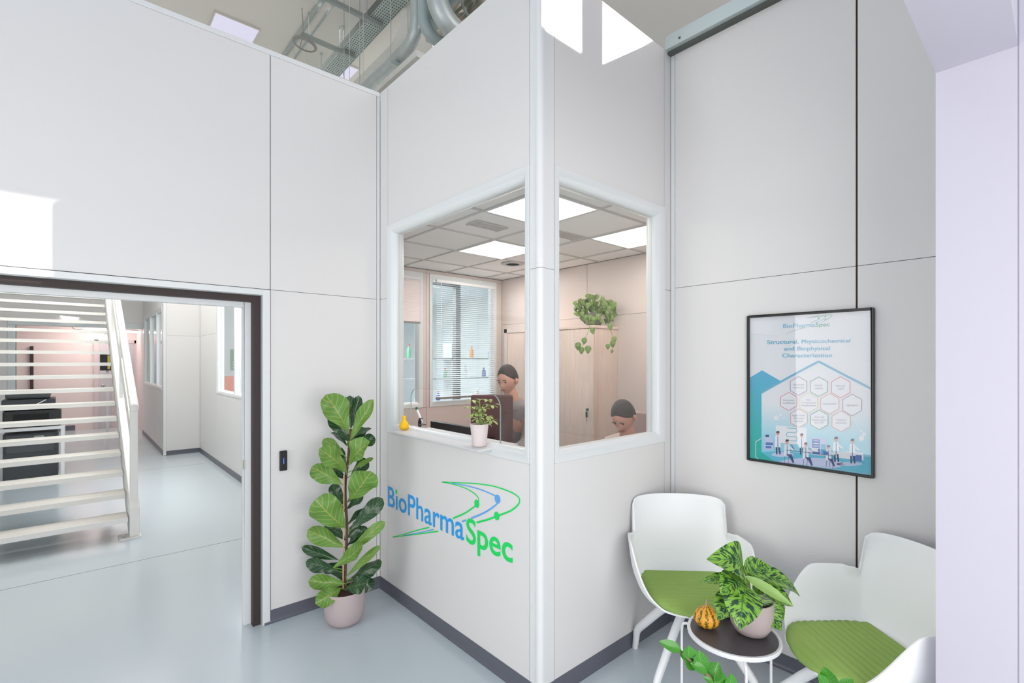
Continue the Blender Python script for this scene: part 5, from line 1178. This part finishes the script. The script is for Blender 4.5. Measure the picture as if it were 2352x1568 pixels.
p = onz(1085, 12, 4.55); duct('polished round duct above the reception, nearest the wall edge', 'air_duct', [V((p.x, p.y - 0.8, 4.55)), V((p.x, p.y + 0.35, 4.55))] + elbow(V((p.x, p.y + 0.6, 4.55)), (0, 1, 0), (1, 0, 0), 0.2) + [V((p.x + 0.9, p.y + 0.6, 4.55))], 0.10, CHROME, rings=[(V((p.x, p.y, 4.55)), V((p.x, p.y + 0.02, 4.55)))])
p = onz(1025, 6, 4.5); duct('short pale blue-grey pipe beside the polished duct', 'air_duct', [V((p.x, p.y - 0.6, 4.5)), V((p.x, p.y + 0.2, 4.5)), V((p.x, p.y + 0.22, 4.3))], 0.05, PIPE)
p = onz(985, 112, 4.0); q = MB(); q.box(p.x - 0.05, p.x + 0.10, p.y + 0.1, 7.5, 3.97, 4.02)
for yy in (4.6, 6.2):
    for xx in (p.x - 0.045, p.x + 0.095): q.tube([(xx, yy, 4.0), (xx, yy, 5.465)], 0.003, 6)
solo('flat_duct', q, FOIL, 'flat foil-faced duct lowest above the office roof', 'duct', (p.x, p.y, 4.0), bevel=0.006)
for y_, lb in ((3.75, 'steel bracket clamped on the slim duct close to its bend'), (4.75, 'steel bracket clamped on the slim duct near the dividing wall')):
    pp = onz(957, 92, 4.3); q = MB(); q.box(pp.x - 0.09, pp.x + 0.10, y_ + 0.15, y_ + 0.19, 4.20, 4.235); q.tube([(pp.x - 0.08, y_ + 0.17, 4.2), (pp.x - 0.08, y_ + 0.17, UPZ)], 0.004, 6); q.tube([(pp.x + 0.09, y_ + 0.17, 4.2), (pp.x + 0.09, y_ + 0.17, UPZ)], 0.004, 6)
    solo('pipe_bracket', q, GALV, lb, 'bracket', (pp.x, y_, 4.2))
# perforated cable tray
PERF = mat('perforated_tray_steel', s2l(172, 182, 178), 0.45, metal=0.4); nt = PERF.node_tree; tc = nt.nodes.new('ShaderNodeTexCoord'); sp = nt.nodes.new('ShaderNodeSeparateXYZ'); nt.links.new(tc.outputs['Object'], sp.inputs[0])
hx = mnode(nt, 'LESS_THAN', mnode(nt, 'ABSOLUTE', mnode(nt, 'SUBTRACT', mnode(nt, 'FRACT', mnode(nt, 'MULTIPLY', sp.outputs[0], 40)), 0.5)), 0.22)
hy = mnode(nt, 'LESS_THAN', mnode(nt, 'ABSOLUTE', mnode(nt, 'SUBTRACT', mnode(nt, 'FRACT', mnode(nt, 'MULTIPLY', sp.outputs[1], 26)), 0.5)), 0.26)
mx_ = nt.nodes.new('ShaderNodeMix'); mx_.data_type = 'RGBA'; nt.links.new(mnode(nt, 'MULTIPLY', hx, hy), mx_.inputs['Factor']); mx_.inputs['A'].default_value = (*s2l(186, 196, 192), 1); mx_.inputs['B'].default_value = (*s2l(80, 86, 84), 1); nt.links.new(mx_.outputs['Result'], nt.nodes['Principled BSDF'].inputs['Base Color'])
TZ_ = 5.2; tl, tr = 2.30, 2.50
t = thing('cable_tray', 'perforated galvanised cable tray hanging below the beige ceiling', 'cable tray', (2.4, 3.6, TZ_))
q = MB(); q.box(tl, tr, 2.0, 9.0, TZ_, TZ_ + 0.004); part('perforated_base', q, PERF, t)
for a_, b_ in ((tl, tl + 0.004), (tr - 0.004, tr)):
    q = MB(); q.box(a_, b_, 2.0, 9.0, TZ_ + 0.004, TZ_ + 0.09); part('side_rail', q, mat('tray_side_steel', s2l(128, 134, 130), 0.6), t)
for px0, py0, px1, py1, lb in ((752, 0, 880, 57, 'steel channel crossing under the cable tray, nearer to the viewer'), (693, 78, 815, 131, 'steel channel crossing under the cable tray, above the cable coil')):
    a = onz(px0, py0, TZ_ - 0.02); b = onz(px1, py1, TZ_ - 0.02); y_ = (a.y + b.y) / 2
    t = thing('support_channel', lb, 'bracket', (a.x, y_, TZ_ - 0.04)); q = MB(); q.box(a.x - (0.4 if py0 == 0 else 0), b.x, y_ - 0.02, y_ + 0.02, TZ_ - 0.042, TZ_ - 0.002); part('channel', q, mat('dull_steel', s2l(158, 166, 161), 0.5, metal=0.2), t)
    for f in (0.12, 0.70): q = MB(); q.tube([(a.x + (b.x - a.x) * f, y_, TZ_ - 0.04), (a.x + (b.x - a.x) * f, y_, UPZ)], 0.004, 6); part('threaded_rod', q, GALV, t)
p = onz(700, 104, 5.02); t = thing('cable_coil', 'ring-shaped coil of grey cable hanging below the ceiling', 'cable', p)
q = MB(); ax = V((0.95, 0.2, -0.12)).normalized(); ay = V((-0.2, 0.95, 0.1)).normalized()
for dr in (0, 0.008, 0.014):
    q.tube([p + ax * (0.105 + dr) * math.cos(k * PI / 20) + ay * (0.105 + dr) * math.sin(k * PI / 20) + V((0, 0, dr * 0.8)) for k in range(41)], 0.008, 8, cap=False)
part('coil', q, mat('grey_cable', s2l(165, 162, 155), 0.6), t, smooth=60)
q = MB(); q.tube(smoothpts([p + ay * 0.1, p + V((0.0, 0.05, 0.18)), p + V((-0.02, 0.03, 0.41))]), 0.005, 6); part('cable_end', q, mat('grey_cable', s2l(165, 162, 155), 0.6), t)
for k, (a, b) in enumerate((((650, 125), (738, 0)), ((712, 84), (775, 5)), ((662, 120), (752, 0)))):
    pa, pb_ = onz(*a, 5.45), onz(*b, 5.45); q = MB(); q.tube([V(((pa.x + pb_.x) / 2, pa.y + 1.5, 5.452)), V(((pa.x + pb_.x) / 2, pb_.y - 1.5, 5.452))], 0.008, 6)
    solo('conduit', q, PIPE, ('leftmost thin conduit fixed along the beige ceiling', 'conduit ending above the channel near the cable coil', 'thin conduit just right of the leftmost one')[k], 'conduit', (pa.x, pa.y, 5.45))
for px, py, lb in ((789, 62, 'thin hanging rod right of the cable coil'), (738, 124, 'thin hanging rod just above the wall top, below the coil')):
    p = onz(px, py, 5.46); q = MB(); q.tube([(p.x, p.y, 5.46), (p.x, p.y, 4.9 if py < 100 else 4.8)], 0.004, 6); q.ball((p.x, p.y, 5.455), 0.018, 0.018, 0.01, 10, 0, 6); solo('threaded_rod', q, GALV, lb, 'rod', (p.x, p.y, 4.9))
